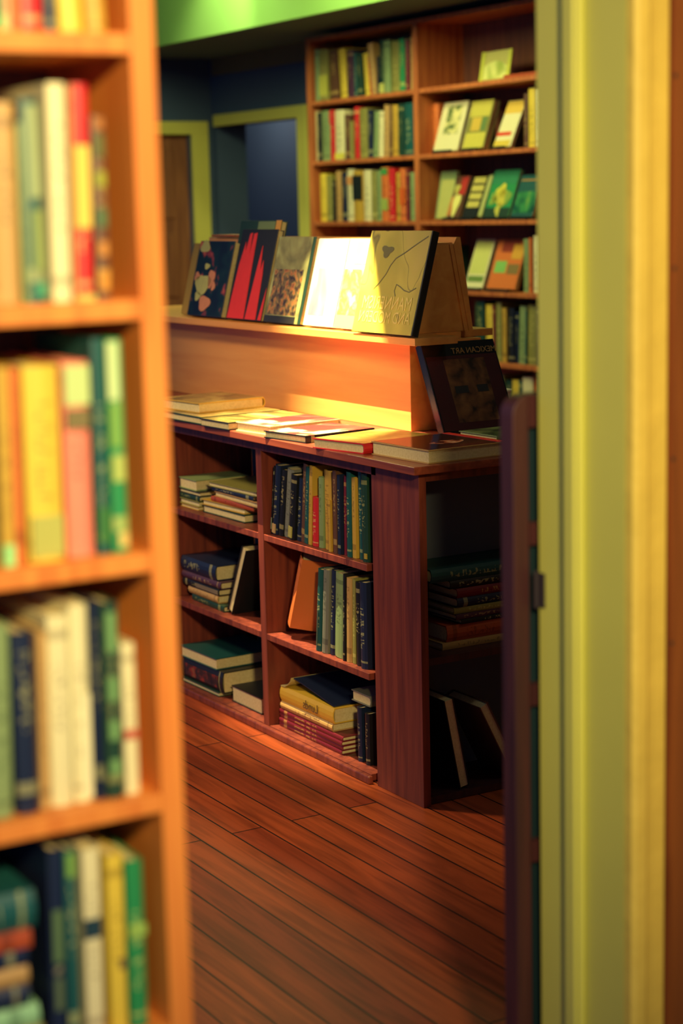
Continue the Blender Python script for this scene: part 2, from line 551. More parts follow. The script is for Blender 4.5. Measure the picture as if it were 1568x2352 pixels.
ROWS = [
('A','x',4.82,2.035,[
(8.330,0.043,0.262,0.000,'sage'),(8.261,0.090,0.257,0.000,'olive'),(8.165,0.088,0.246,0.000,'brown'),(8.073,0.064,0.245,-0.030,'yellow'),(7.999,0.066,0.233,0.000,'purple'),(7.949,0.028,0.215,0.000,'teal'),(7.907,0.050,0.205,0.000,'darkgreen'),(7.850,0.044,0.204,-0.036,'yellow'),(7.809,0.015,0.184,-0.019,'red'),(7.777,0.047,0.247,-0.038,'tan'),(7.743,0.014,0.181,0.000,'navy'),(7.711,0.046,0.257,0.000,'darkgreen'),(7.655,0.059,0.248,0.000,'sage'),(7.586,0.073,0.238,0.000,'olive'),(7.519,0.048,0.245,0.000,'green'),(7.475,0.029,0.237,0.000,'maroon'),(7.443,0.032,0.244,0.000,'tan'),]),
('B','x',4.82,1.732,[
(8.364,0.027,0.256,0.000,'cream'),(8.331,0.034,0.247,0.000,'black'),(8.265,0.090,0.253,0.000,'sage'),(8.196,0.041,0.253,0.000,'red'),(8.120,0.092,0.249,0.000,'cream'),(8.042,0.052,0.222,0.000,'brown'),(7.999,0.029,0.188,0.000,'olive'),(7.957,0.047,0.255,0.000,'red'),(7.889,0.080,0.245,0.000,'olive'),(7.825,0.045,0.233,0.000,'navy'),(7.776,0.045,0.223,0.052,'sage'),(7.727,0.045,0.221,0.000,'cream'),(7.678,0.046,0.247,0.000,'tan'),(7.640,0.024,0.242,0.000,'brown'),(7.597,0.055,0.244,0.000,'gold'),(7.538,0.053,0.245,0.000,'darkgreen'),(7.470,0.076,0.245,0.000,'teal'),]),
('C','x',4.82,1.423,[
(8.304,0.067,0.246,0.000,'yellow'),(8.239,0.055,0.236,0.000,'olive'),(8.194,0.026,0.209,0.000,'black'),(8.152,0.050,0.255,0.000,'tan'),(8.098,0.050,0.244,0.000,'navy'),(8.034,0.071,0.261,0.000,'cream'),(7.952,0.087,0.251,0.000,'gold'),(7.870,0.070,0.251,0.000,'cream'),(7.808,0.048,0.245,0.000,'olive'),(7.756,0.051,0.246,0.000,'sage'),(7.693,0.069,0.260,0.000,'orange'),(7.632,0.046,0.253,0.000,'red'),(7.582,0.047,0.232,0.000,'gold'),(7.530,0.052,0.250,0.000,'orange'),(7.487,0.026,0.245,0.000,'maroon'),(7.447,0.047,0.229,0.000,'sage'),]),
('E','x',4.83,0.785,[
(6.910,0.075,0.271,0.000,'darkgreen'),(6.838,0.058,0.257,0.000,'yellow'),(6.796,0.022,0.252,0.000,'maroon'),(6.761,0.043,0.271,0.000,'olive'),(6.719,0.034,0.245,0.000,'gold'),(6.673,0.051,0.247,0.000,'black'),(6.632,0.023,0.230,0.000,'navy'),(6.592,0.051,0.259,0.018,'sage'),(6.558,0.012,0.237,0.000,'teal'),(6.517,0.063,0.266,0.018,'olive'),(6.461,0.043,0.263,0.000,'navy'),]),
('F','x',4.83,0.47,[
(6.765,0.068,0.258,0.000,'olive'),(6.700,0.055,0.235,0.000,'darkgreen'),(6.640,0.055,0.241,0.000,'yellow'),(6.599,0.022,0.242,0.000,'teal'),(6.546,0.079,0.259,0.000,'cream'),(6.490,0.024,0.263,0.000,'orange'),(6.459,0.033,0.265,0.000,'darkgreen'),]),
('R1','x',2.41,0.585,[
(4.514,0.039,0.200,0.031,'black'),(4.479,0.030,0.203,0.031,'navy'),(4.449,0.026,0.194,0.034,'black'),(4.414,0.039,0.198,0.038,'grey'),(4.378,0.032,0.187,0.035,'black'),(4.348,0.025,0.179,0.027,'navy'),(4.323,0.021,0.223,0.025,'brown'),(4.300,0.021,0.215,0.020,'teal'),(4.279,0.018,0.221,0.021,'gold'),(4.253,0.032,0.136,0.000,'red'),(4.222,0.025,0.195,0.002,'sage'),(4.187,0.040,0.217,0.000,'gold'),(4.158,0.014,0.140,0.000,'gold'),(4.145,0.009,0.139,0.000,'red'),(4.129,0.020,0.223,0.003,'brown'),(4.110,0.017,0.214,0.004,'navy'),(4.088,0.024,0.213,0.006,'maroon'),(4.063,0.024,0.228,0.007,'teal'),(4.040,0.020,0.214,-0.000,'gold'),(4.012,0.032,0.237,-0.001,'teal'),(3.979,0.031,0.240,-0.001,'darkgreen'),]),
('R2','x',2.41,0.295,[
(4.240,0.027,0.233,0.028,'teal'),(4.208,0.033,0.236,0.026,'grey'),(4.177,0.026,0.238,0.022,'navy'),(4.135,0.054,0.235,0.023,'sage'),(4.101,0.011,0.240,0.019,'black'),(4.081,0.027,0.231,0.000,'tan'),(4.058,0.017,0.231,0.000,'olive'),(4.032,0.030,0.227,0.000,'black'),(3.998,0.036,0.233,0.000,'navy'),]),
('F0','y',1.765,1.679,[
(0.641,0.015,0.094,0.000,'cream'),(0.655,0.011,0.095,0.000,'green'),(0.666,0.009,0.098,0.000,'sage'),(0.678,0.015,0.096,0.000,'orange'),(0.699,0.021,0.094,0.000,'red'),(0.717,0.013,0.095,0.000,'navy'),(0.741,0.028,0.104,-0.004,'yellow'),(0.768,0.023,0.105,-0.004,'gold'),]),
('F1','y',1.765,1.409,[
(0.617,0.016,0.207,0.000,'teal'),(0.636,0.020,0.202,0.006,'tan'),(0.660,0.027,0.201,0.003,'tan'),(0.678,0.007,0.181,0.001,'sage'),(0.691,0.019,0.205,-0.001,'teal'),(0.716,0.022,0.220,0.003,'cream'),(0.730,0.004,0.219,0.004,'tan'),(0.743,0.022,0.220,0.003,'red'),(0.764,0.016,0.188,0.003,'brown'),]),
('F2','y',1.765,1.14,[
(0.603,0.021,0.209,0.000,'navy'),(0.622,0.017,0.205,0.000,'olive'),(0.643,0.015,0.206,0.003,'gold'),(0.657,0.011,0.204,0.003,'orange'),(0.685,0.040,0.205,0.002,'yellow'),(0.725,0.031,0.207,0.002,'pink'),(0.751,0.015,0.229,0.002,'teal'),(0.768,0.019,0.228,0.002,'green'),]),
('F3','y',1.765,0.871,[
(0.585,0.018,0.215,0.000,'maroon'),(0.602,0.013,0.220,0.000,'navy'),(0.622,0.025,0.208,0.006,'sage'),(0.651,0.025,0.197,0.002,'navy'),(0.671,0.013,0.193,0.005,'tan'),(0.691,0.026,0.209,0.004,'cream'),(0.715,0.022,0.218,0.003,'cream'),(0.733,0.011,0.220,0.002,'navy'),(0.749,0.020,0.217,0.002,'darkgreen'),(0.770,0.017,0.169,0.002,'cream'),]),
('F4','y',1.765,0.6,[
(0.670,0.019,0.227,0.006,'navy'),(0.688,0.015,0.224,0.004,'teal'),(0.713,0.021,0.219,0.003,'cream'),(0.742,0.021,0.206,0.002,'yellow'),(0.767,0.022,0.195,0.002,'green'),]),
]
# ------------------------------------------------------------------ the room
def struct(name, bl, mat, bevel=0.0, parent=None):
    o = boxes(name, bl, mat, parent, bevel)
    if parent is None:
        o['kind'] = 'structure'
    return o


struct('floor', [(-3.0, 6.5, -2.5, 13.5, -0.05, 0.0)], FLOOR)
struct('wall_right', [(5.08, 5.28, 2.204, 8.87, 0, 3.1), (5.08, 5.28, 9.99, 10.25, 0, 3.1), (5.08, 5.28, 8.87, 9.99, 2.0, 3.1),
                      (6.4, 6.5, 6.5, 13.5, 0, 3.1), (5.0, 6.4, 13.4, 13.5, 0, 3.1), (5.28, 6.4, 6.5, 6.6, 0, 3.1)], NAVY)
struct('wall_back', [(4.93, 5.079, 10.047, 10.25, 0, 3.1), (3.95, 4.93, 10.047, 10.25, 1.95, 3.1), (0.5, 3.95, 10.047, 10.25, 0, 3.1)], NAVY)
struct('wall_front', [(-2.2, 0.87, 2.0, 2.204, 0, 3.1), (1.6685, 5.3, 2.0, 2.204, 0, 3.1), (0.87, 1.6685, 2.0, 2.204, 2.2, 3.1)],
       mat_plain('ochre_wall_paint', (168, 128, 62), 0.7, 0.1, 4))
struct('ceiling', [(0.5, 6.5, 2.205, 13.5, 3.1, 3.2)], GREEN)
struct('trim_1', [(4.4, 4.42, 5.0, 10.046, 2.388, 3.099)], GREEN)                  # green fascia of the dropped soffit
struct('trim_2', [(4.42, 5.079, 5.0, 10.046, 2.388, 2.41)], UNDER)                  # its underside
struct('trim_3', [(5.062, 5.079, 8.80, 9.999, 2.289, 2.387)], mat_plain('dull_picture_rail', (104, 96, 68), 0.7))
# doorway lining and casing, right-hand side
struct('trim_4', [(1.6485, 1.6684, 2.0, 2.204, 0, 2.18)], PAINT)                   # jamb
struct('trim_5', [(1.6325, 1.6484, 2.098, 2.125, 0, 2.18), (1.6365, 1.6484, 2.091, 2.098, 0, 2.18)], PAINT, 0.003)   # door stop
cas = prism('trim_6', [(1.6485, 1.9995), (1.6485, 1.984), (1.655, 1.978), (1.672, 1.978), (1.678, 1.983), (1.69, 1.985), (1.7125, 1.985), (1.7125, 1.9995)], 2, 0, 2.25, PAINT2, None, 0.001)
cas['kind'] = 'structure'
struct('trim_7', [(0.8701, 0.89, 2.0, 2.204, 0, 2.18), (0.8701, 1.6684, 2.0, 2.204, 2.18, 2.1999)], PAINT)
hp = thing('door_hinge', (1.648, 2.197, 0.886), uniq('dark metal hinge plate screwed to the cream door jamb'), 'hinge')
boxes('hinge_plate', [(-0.0025, 0, -0.009, 0.007, 0, 0.054)], STEEL, hp, 0.0006)
tube('hinge_pin', (-0.004, 0.0095, -0.002), 0.0035, 0.0035, 0.058, STEEL, hp, 12)

# dark half-height paneled door folded back past the jamb
hd = thing('half_door', (1.91, 2.235, 0.06), uniq('dark half-height paneled door folded back beside the cream jamb'), 'door')
GX0, GX1 = 1.611 - 1.91, 2.22 - 1.91
top = 1.212 - 0.06
stile = [(GX0, 0)]
stile += [(GX0, top - 0.03)]
for i in range(1, 7):
    a = math.pi - i * math.pi / 12
    stile.append((GX0 + 0.03 + 0.03 * math.cos(a), top - 0.03 + 0.03 * math.sin(a)))
stile += [(GX0 + 0.0301, 0)]
prism('stile', stile, 1, -0.017, 0.017, W_DARK, hd, 0.002)
prism('stile', [(GX1 - 0.03, 0), (GX1 - 0.03, top), (GX1, top), (GX1, 0)], 1, -0.017, 0.017, W_DARK, hd, 0.002)
for z0, z1 in ((top - 0.05, top), (0.92, 0.955), (0.665, 0.70), (0.41, 0.445), (0.0, 0.09)):
    boxes('rail', [(GX0 + 0.0303, GX1 - 0.0303, -0.017, 0.017, z0, z1)], W_DARK, hd)
boxes('panel', [(GX0 + 0.0303, GX1 - 0.0303, -0.004, 0.008, 0.09, top - 0.05)], mat_plain('dark_green_panel', (20, 44, 52), 0.5), hd)
for z in (0.927, 0.686, 0.465):
    tube('brass_screw', (1.668 - 1.91, -0.0175, z - 0.06), 0.0045, 0.003, -0.003, BRASS, hd, 12, 1)

# door in the end wall
d1 = thing('door_1', (4.5, 10.06, 0), None, None)
d1['kind'] = 'structure'
boxes('door_panel', [(-0.549, 0.429, 0.03, 0.06, 0, 1.949)], W_DOOR, d1)
for x0, x1 in ((-0.40, -0.03), (0.05, 0.33)):
    for z0, z1 in ((1.45, 1.86), (0.98, 1.36), (0.15, 0.86)):
        boxes('raised_panel', [(x0, x1, 0.018, 0.03, z0, z1)], W_DOOR, d1, 0.01)
c1 = prism('trim_8', [(3.84, 0), (3.84, 2.022), (5.042, 2.022), (5.042, 0), (4.932, 0), (4.932, 1.945), (3.95, 1.945), (3.95, 0)], 1, 10.022, 10.0465, PAINT, None, 0.003)
c1['kind'] = 'structure'
# dark doorway in the side wall with cream casing
c2 = prism('trim_9', [(8.872, 0), (8.872, 2.056), (9.985, 2.056), (9.985, 1.99), (8.968, 1.99), (8.968, 0)], 0, 5.055, 5.0795, PAINT, None, 0.003)
c2['kind'] = 'structure'

# ------------------------------------------------------------------ bookcases
def bookcase(name, label, loc, width, depth, ztop, zs, t, st, mat, mback, along, uprights, group=None, facing=-1, back_gap=0.012):
    """loc = origin; along 'x': runs along x, faces -y; along 'y': runs along y, faces -x. uprights: list of start offsets"""
    r = thing(name, loc, uniq(label), 'bookcase', group)

    def B(a0, a1, d0, d1, z0, z1):
        return (a0, a1, d0, d1, z0, z1) if along == 'x' else (d0, d1, a0, a1, z0, z1)
    for a in uprights:
        boxes('upright', [B(a, a + t, 0, depth, 0, ztop)], mat, r, 0.001)
    for i in range(len(uprights) - 1):
        a0, a1 = uprights[i] + t, uprights[i + 1]
        for z in zs:
            boxes('shelf', [B(a0 + 0.0003, a1 - 0.0003, 0.001, depth - back_gap, z - st, z)], mat, r, 0.001)
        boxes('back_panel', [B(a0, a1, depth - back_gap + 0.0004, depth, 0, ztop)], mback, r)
    boxes('top_board', [B(uprights[0], uprights[-1] + t, 0, depth, ztop + 0.0002, ztop + st)], mat, r, 0.001)
    return r


fore_z = [1.679 + 0.269 * 1, 1.679, 1.409, 1.140, 0.871, 0.600, 0.33, 0.08]
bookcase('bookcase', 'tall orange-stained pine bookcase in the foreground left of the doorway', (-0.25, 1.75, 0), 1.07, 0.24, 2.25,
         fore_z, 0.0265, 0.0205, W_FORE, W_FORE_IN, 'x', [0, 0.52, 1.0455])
rc = bookcase('bookcase', 'dark orange wooden bookcase side with screw heads, right of the cream casing', (1.7165, 1.74, 0), 0.8, 0.259, 2.35,
              [0.6, 1.14, 1.68], 0.022, 0.02, mat_wood('umber_stained_pine', (150, 82, 44), (120, 60, 36), 2, 0.5), W_FORE_IN, 'x', [0, 0.8])
for z in (1.667, 1.403, 1.133, 0.863):
    tube('screw', (-0.0006, 0.236, z), 0.0035, 0.0035, 0.0006, STEEL, rc, 10, 0)
back_z = [2.035, 1.732, 1.423, 1.103, 0.785, 0.47, 0.12]
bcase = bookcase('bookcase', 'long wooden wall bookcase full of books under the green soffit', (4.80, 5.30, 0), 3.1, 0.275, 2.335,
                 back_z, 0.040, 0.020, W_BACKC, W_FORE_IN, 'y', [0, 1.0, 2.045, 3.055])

# ------------------------------------------------------------------ display counter
CX = 2.853
ct = thing('display_counter', (CX, 5.0, 0), uniq('long red-brown display counter with open book shelves underneath'), 'counter')
x0, x1, y0, y1 = 2.396 - CX, 3.31 - CX, 3.69 - 5.0, 6.6 - 5.0
boxes('countertop', [(2.357 - CX, 3.349 - CX, 3.65 - 5, 6.65 - 5, 0.855, 0.875)], W_REDH, ct, 0.002)
boxes('apron', [(x0, x0 + 0.02, y0 + 0.2, y1, 0.825, 0.8548), (x0 + 0.021, x1 - 0.02, y0, y0 + 0.02, 0.83, 0.8548)], W_RED, ct)
boxes('corner_post', [(x0, x0 + 0.022, y0, y0 + 0.222, 0, 0.8548)], W_RED, ct, 0.0015)
boxes('corner_post', [(x1 - 0.022, x1, y0, y0 + 0.222, 0, 0.8548)], W_RED, ct, 0.0015)
DD = 0.30
for yy in (3.912, 4.505, 5.13, 5.75, 6.35):
    boxes('divider', [(x0 + (0.0222 if yy < 4 else 0), x0 + DD, yy - 5, yy - 5 + 0.032, 0, 0.8246)], W_RED, ct, 0.001)
for a, b in ((3.944, 4.505), (4.537, 5.13), (5.162, 5.75), (5.782, 6.35)):
    for z in (0.585, 0.295, 0.022):
        boxes('shelf', [(x0 + 0.001, x0 + DD, a - 5 + 0.0005, b - 5 - 0.0005, z - 0.018, z)], W_RED, ct, 0.001)
    boxes('back_panel', [(x0 + DD + 0.0003, x0 + DD + 0.012, a - 5, b - 5, 0.004, 0.8248)], HAZE_LIFT, ct)
boxes('plinth', [(x0 - 0.016, x0 - 0.0003, 3.93 - 5, y1, 0, 0.022)], W_RED, ct, 0.004)
# end shelves facing the doorway
boxes('end_back_panel', [(x0 + 0.0225, x1 - 0.0225, y0 + 0.205, y0 + 0.2215, 0, 0.854)], HAZE_LIFT, ct)
for z in (0.38, 0.02):
    boxes('end_shelf', [(x0 + 0.0225, x1 - 0.0225, y0 + 0.012, y0 + 0.2045, z - 0.018, z)], W_DARK, ct)

rs = thing('display_riser', (CX, 5.27, 0.8752), uniq('maple plywood riser box with ledges standing along the counter'), 'riser')
bw = 0.1205
boxes('riser_box', [(-bw, bw, 4.242 - 5.27, 6.3 - 5.27, 0, 0.2495)], W_BOX, rs, 0.0015)
boxes('ledge', [(2.661 - CX, 2.80 - CX, 4.105 - 5.27, 6.28 - 5.27, 0.2498, 0.2698)], W_BOX, rs, 0.001)
boxes('ledge', [(2.905 - CX, 3.046 - CX, 4.288 - 5.27, 6.28 - 5.27, 0.2498, 0.2698)], W_BOX, rs, 0.001)
boxes('ledge_infill', [(2.8003 - CX, 2.9047 - CX, 4.243 - 5.27, 6.28 - 5.27, 0.2498, 0.2698)], W_BOX, rs)
ez = thing('book_easel', (CX, 5.27, 1.1453), uniq('brown wedge-shaped double-sided book easel on top of the riser'), 'easel')
ye0, ye1 = 4.255 - 5.27, 5.60 - 5.27
prism('end_panel', [(-0.083, 0), (0.083, 0), (0.034, 0.243), (-0.034, 0.243)], 1, ye0, ye0 + 0.015, W_BOX, ez, 0.001)
prism('end_panel', [(-0.083, 0), (0.083, 0), (0.034, 0.243), (-0.034, 0.243)], 1, ye1 - 0.015, ye1, W_BOX, ez, 0.001)
prism('end_trim', [(-0.0835, 0), (-0.070, 0), (-0.0235, 0.243), (-0.0345, 0.243)], 1, ye0 - 0.004, ye0 - 0.0002, W_BOX, ez)
prism('end_trim', [(0.070, 0), (0.0835, 0), (0.0345, 0.243), (0.0235, 0.243)], 1, ye0 - 0.004, ye0 - 0.0002, W_BOX, ez)
boxes('top_cap', [(-0.0335, 0.0335, ye0, ye1, 0.2435, 0.248)], W_BOX, ez)
prism('sloped_board', [(-0.098, 0), (-0.084, 0), (-0.035, 0.2425), (-0.037, 0.262), (-0.046, 0.262)], 1, ye0 - 0.006, ye1, W_BOX, ez)
prism('sloped_board', [(0.084, 0), (0.098, 0), (0.058, 0.262), (0.046, 0.262), (0.035, 0.2425)], 1, ye0 - 0.006, ye1, W_BOX, ez)

# ------------------------------------------------------------------ rows of books
SHELF = {
    'A': ('back bookcase left bay, highest shelf', 'books on the highest left shelf of the back bookcase'),
    'B': ('back bookcase left bay, second shelf', 'books on the second left shelf of the back bookcase'),
    'C': ('back bookcase left bay, third shelf', 'books on the third left shelf of the back bookcase'),
    'E': ('back bookcase, shelf right of the easel', 'upright books on the back bookcase beside the easel'),
    'F': ('back bookcase, shelf above the half door', 'upright books on the back bookcase over the half door'),
    'R1': ('counter shelf below the countertop, right bay', 'upright books in the top right counter shelf'),
    'R2': ('counter middle shelf, right bay', 'upright books on the middle right counter shelf'),
    'F0': ('foreground bookcase, cut-off top shelf', 'books on the topmost foreground shelf'),
    'F1': ('foreground bookcase, second shelf', 'books on the second foreground shelf'),
    'F2': ('foreground bookcase, third shelf', 'books on the third foreground shelf'),
    'F3': ('foreground bookcase, fourth shelf', 'books on the fourth foreground shelf'),
    'F4': ('foreground bookcase, bottom visible shelf', 'upright books on the lowest visible foreground shelf')}
rnd = random.Random(4)
SPINES = {}
for rn, ax, plane, z, items in ROWS:
    ph, grp = SHELF[rn]
    th_ref = sorted(i[1] for i in items)
    lo, hi = th_ref[len(th_ref) // 4], th_ref[3 * len(th_ref) // 4]
    # keep every book inside its bay, and let neighbours lean together so that none passes through the next
    sgn = -1 if ax == 'x' else 1
    lo_, hi_ = {'A': (7.388, 8.352), 'B': (7.388, 8.352), 'C': (7.388, 8.352), 'R1': (3.947, 4.502), 'R2': (3.947, 4.502)}.get(rn, (-9, 99))
    zlim = {'R1': 0.233, 'R2': 0.265}.get(rn, 9)
    it2 = []
    for cc, tt, hh, ll, kk in items:
        e0, e1 = max(cc - tt / 2, lo_), min(cc + tt / 2, hi_)
        it2.append(((e0 + e1) / 2, e1 - e0, min(hh, zlim), ll, kk))
    items = it2
    ln = [i[3] / i[2] for i in items]
    gp = [max(0.0, sgn * (items[i + 1][0] - items[i][0]) - (items[i][1] + items[i + 1][1]) / 2 + 0.0014) for i in range(len(items) - 1)]
    for _ in range(400):
        ln[0] = max(ln[0], -0.02)
        ln[-1] = min(ln[-1], 0.004)
        for i in range(len(ln) - 1):
            ex = ln[i] - ln[i + 1] - gp[i] / min(items[i][2], items[i + 1][2])
            if ex > 0:
                ln[i] -= ex / 2
                ln[i + 1] += ex / 2
    items = [(i[0], i[1], i[2], l * i[2], i[4]) for i, l in zip(items, ln)]
    for k, (c, t, h, lean, col) in enumerate(items):
        size = 'slim ' if t <= lo else ('thick ' if t >= hi else '')
        if lean > 0.03 or lean < -0.015:
            size += 'tilted '
        lft = items[k - 1][4] if k else None
        rgt = items[k + 1][4] if k + 1 < len(items) else None
        if lft is None:
            where = 'at the left end, left of the %s one' % WORDS[rgt]
        elif rgt is None:
            where = 'at the right end, right of the %s one' % WORDS[lft]
        else:
            where = 'between %s and %s ones' % (WORDS[lft], WORDS[rgt])
        lb = '%s%s book %s, %s' % (size, WORDS[col], where, ph)
        if len(lb.split()) > 16:
            lb = lb.replace('at the left end, ', '').replace('at the right end, ', '')
        if len(lb.split()) > 16:
            lb = lb.replace('tilted ', '').replace('slim ', '')
        if len(lb.split()) > 16:
            lb = lb.replace('sage green', 'sage')
        if lb in USED:
            lb = lb.replace(' book', ' upright book', 1)
        gap = 0.002
        if ax == 'x':
            d = min(0.17 + 0.06 * rnd.random(), 0.2)
            yaw = 0
            rot = (math.atan2(lean, h), 0, 0)
            loc = (plane + d / 2 + 0.012 * rnd.random(), c, z + 0.0004 + abs(math.sin(rot[0])) * (t / 2))
            a = 'E'
        else:
            d = 0.15 + 0.03 * rnd.random()
            rot = (0, math.atan2(lean, h), 0)
            loc = (c, plane + d / 2 + 0.008 * rnd.random(), z + 0.0004 + abs(math.sin(rot[1])) * (t / 2))
            a = 'S'
        bk = book(loc, (t - gap, d, h), a, col, lb, grp, rot)
        SPINES[(rn, k)] = (bk, t - gap, d, h, a)


def spine_patch(key, z0, z1, color, w=0.8, name='spine_label', rough=0.5, off=0.0):
    """label pasted on the spine of an upright book; z0, z1 as fractions of its height"""
    bk, t, d, h, a = SPINES[key]
    mt = color if not isinstance(color, tuple) else mat_plain('spine_label_paper', color, rough)
    hw = t * w / 2
    o = off * t
    if a == 'E':
        b = (-d / 2 - 0.0012, -d / 2 + 0.002, -hw - o, hw - o, z0 * h, z1 * h)
    else:
        b = (-hw + o, hw + o, -d / 2 - 0.0012, -d / 2 + 0.002, z0 * h, z1 * h)
    return boxes(name, [b], mt, bk)


PALE = (226, 222, 170)
spine_patch(('F1', 7), 0.34, 0.72, (230, 200, 90))
spine_patch(('F1', 7), 0.0, 0.03, (190, 190, 100), 1.0)
for z0, z1, c in ((0.05, 0.16, (200, 140, 50)), (0.24, 0.32, (190, 130, 60)), (0.4, 0.5, (70, 110, 70)), (0.62, 0.7, (150, 160, 50)), (0.78, 0.9, (90, 100, 50)), (0.93, 0.99, (170, 110, 50))):
    spine_patch(('F1', 8), z0, z1, c, 0.7)
spine_patch(('F1', 4), 0.52, 0.97, (150, 168, 120), 0.7, off=0.1)
spine_patch(('F1', 4), 0.16, 0.46, (128, 148, 84), 0.65, off=0.15)
spine_patch(('F1', 4), 0.03, 0.10, (60, 150, 110), 0.6, off=0.2)
spine_patch(('F2', 5), 0.78, 0.98, (190, 214, 140), 0.95)
spine_patch(('F2', 5), 0.66, 0.76, (120, 110, 70), 0.9)
spine_patch(('F2', 2), 0.0, 0.11, (150, 220, 140), 0.9)
spine_patch(('F2', 4), 0.03, 0.24, (176, 178, 90), 0.92)
spine_patch(('F2', 6), 0.05, 0.22, (60, 120, 60), 0.8)
spine_patch(('F2', 7), 0.72, 0.99, (196, 222, 160), 0.75, off=-0.15)
spine_patch(('F2', 7), 0.50, 0.70, (120, 170, 80), 0.7, off=-0.1)
spine_patch(('F2', 7), 0.34, 0.46, (170, 190, 100), 0.8)
spine_patch(('F2', 7), 0.03, 0.1, (210, 190, 110), 0.6, off=0.15)
spine_patch(('F3', 9), 0.37, 0.43, (190, 90, 70), 1.02)
for z0, z1 in ((0.12, 0.2), (0.3, 0.4), (0.5, 0.62), (0.75, 0.95)):
    spine_patch(('F3', 8), z0, z1, (110, 156, 96), 0.6)
spine_patch(('F3', 6), 0.02, 0.55, (236, 232, 186), 0.5, off=0.2)
spine_patch(('F4', 2), 0.54, 0.64, (30, 60, 74), 1.02)
spine_patch(('F4', 3), 0.36, 0.42, (120, 104, 60), 0.5, off=0.3)
spine_patch(('F4', 4), 0.55, 0.62, (150, 190, 90), 1.02)
spine_patch(('F4', 0), 0.44, 0.70, (90, 120, 80), 0.6)
spine_patch(('F4', 0), 0.2, 0.36, (90, 110, 80), 0.5)
spine_patch(('F4', 1), 0.86, 0.98, (120, 170, 80), 0.7)
spine_patch(('F0', 2), 0.0, 0.16, (150, 210, 130), 1.0)
spine_patch(('B', 0), 0.88, 0.97, (224, 226, 110), 1.02)
spine_patch(('B', 3), 0.72, 0.98, (212, 60, 60), 0.9)
spine_patch(('B', 4), 0.02, 0.14, (226, 220, 90), 1.0)
spine_patch(('C', 6), 0.42, 0.9, (16, 30, 36), 1.02, name='dark_cover_square')
spine_patch(('C', 5), 0.7, 0.86, (210, 150, 90), 0.9)
spine_patch(('C', 10), 0.2, 0.42, (160, 180, 90), 0.9)
spine_patch(('C', 10), 0.86, 0.98, (70, 150, 80), 0.8)
spine_patch(('C', 13), 0.30, 0.62, (214, 96, 40), 0.9)
spine_patch(('A', 11), 0.02, 0.2, (200, 204, 110), 0.9)
spine_patch(('A', 1), 0.1, 0.5, (196, 196, 84), 0.9)
spine_patch(('R1', 0), 0.07, 0.24, (170, 182, 150), 0.5)
spine_patch(('R1', 1), 0.02, 0.15, (190, 160, 110), 0.6)
spine_patch(('R1', 4), 0.03, 0.2, (180, 176, 96), 0.6)
spine_patch(('R1', 20), 0.04, 0.10, (170, 150, 60), 0.4, off=0.3)
spine_patch(('R2', 0), 0.05, 0.5, (70, 90, 84), 0.15)

# ------------------------------------------------------------------ lying books, stacks
def lying(xyz, wx, wy, t, ax, col, label, group, rz=0.0, style=None, soft=False):
    """xyz: base centre; wx, wy: extents; ax tells where the spine is"""
    size = (t, wx, wy) if ax in ('L', 'P', 'R') else (t, wy, wx)
    return book(xyz, size, ax, col, label, group, (0, 0, rz), style, soft)


G = 'books stacked flat in the top left counter shelf'
zz = 0.5855
for i, (ya, yb, t, ax, col, lb, rz) in enumerate([
        (4.70, 4.965, 0.024, 'P', 'darkgreen', 'dark green book at the bottom of the right stack, top left counter shelf', 0.02),
        (4.71, 4.963, 0.017, 'P', 'gold', 'golden book second from bottom of the right stack, top left counter shelf', 0.05),
        (4.645, 4.905, 0.015, 'L', 'rust', 'rust brown book in the middle of the right stack, top left counter shelf', 0.03),
        (4.60, 4.888, 0.016, 'P', 'tan', 'tan book third from top of the right stack, top left counter shelf', -0.02),
        (4.635, 4.903, 0.012, 'L', 'navy', 'thin navy book second from top of the right stack, top left counter shelf', 0.0),
        (4.63, 4.918, 0.014, 'P', 'olive', 'olive book topping the right stack, top left counter shelf', 0.04)]):
    lying((2.425 + 0.11, (ya + yb) / 2, zz), 0.2, yb - ya, t, ax, col, uniq(lb) if 0 else lb, G, rz)
    zz += t + 0.0006
zz = 0.5855
for i, (ya, yb, t, ax, col, lb, rz) in enumerate([
        (4.99, 5.115, 0.010, 'P', 'gold', 'thin golden book at the bottom of the left stack, top left counter shelf', 0.0),
        (4.985, 5.12, 0.017, 'P', 'olive', 'olive book second from bottom of the left stack, top left counter shelf', 0.0),
        (4.98, 5.118, 0.016, 'L', 'darkgreen', 'dark green book in the middle of the left stack, top left counter shelf', 0.0),
        (4.975, 5.12, 0.013, 'P', 'black', 'black book second from top of the left stack, top left counter shelf', 0.0),
        (5.0, 5.122, 0.034, 'P', 'sage', 'thick sage book topping the left stack, top left counter shelf', 0.0)]):
    lying((2.425 + 0.1, (ya + yb) / 2, zz), 0.19, yb - ya, t, ax, col, lb, G, rz)
    zz += t + 0.0006
book((2.51, 4.575, 0.5855), (0.016, 0.17, 0.10), 'E', 'black', 'small black booklet upright beside the divider, top left counter shelf', None)

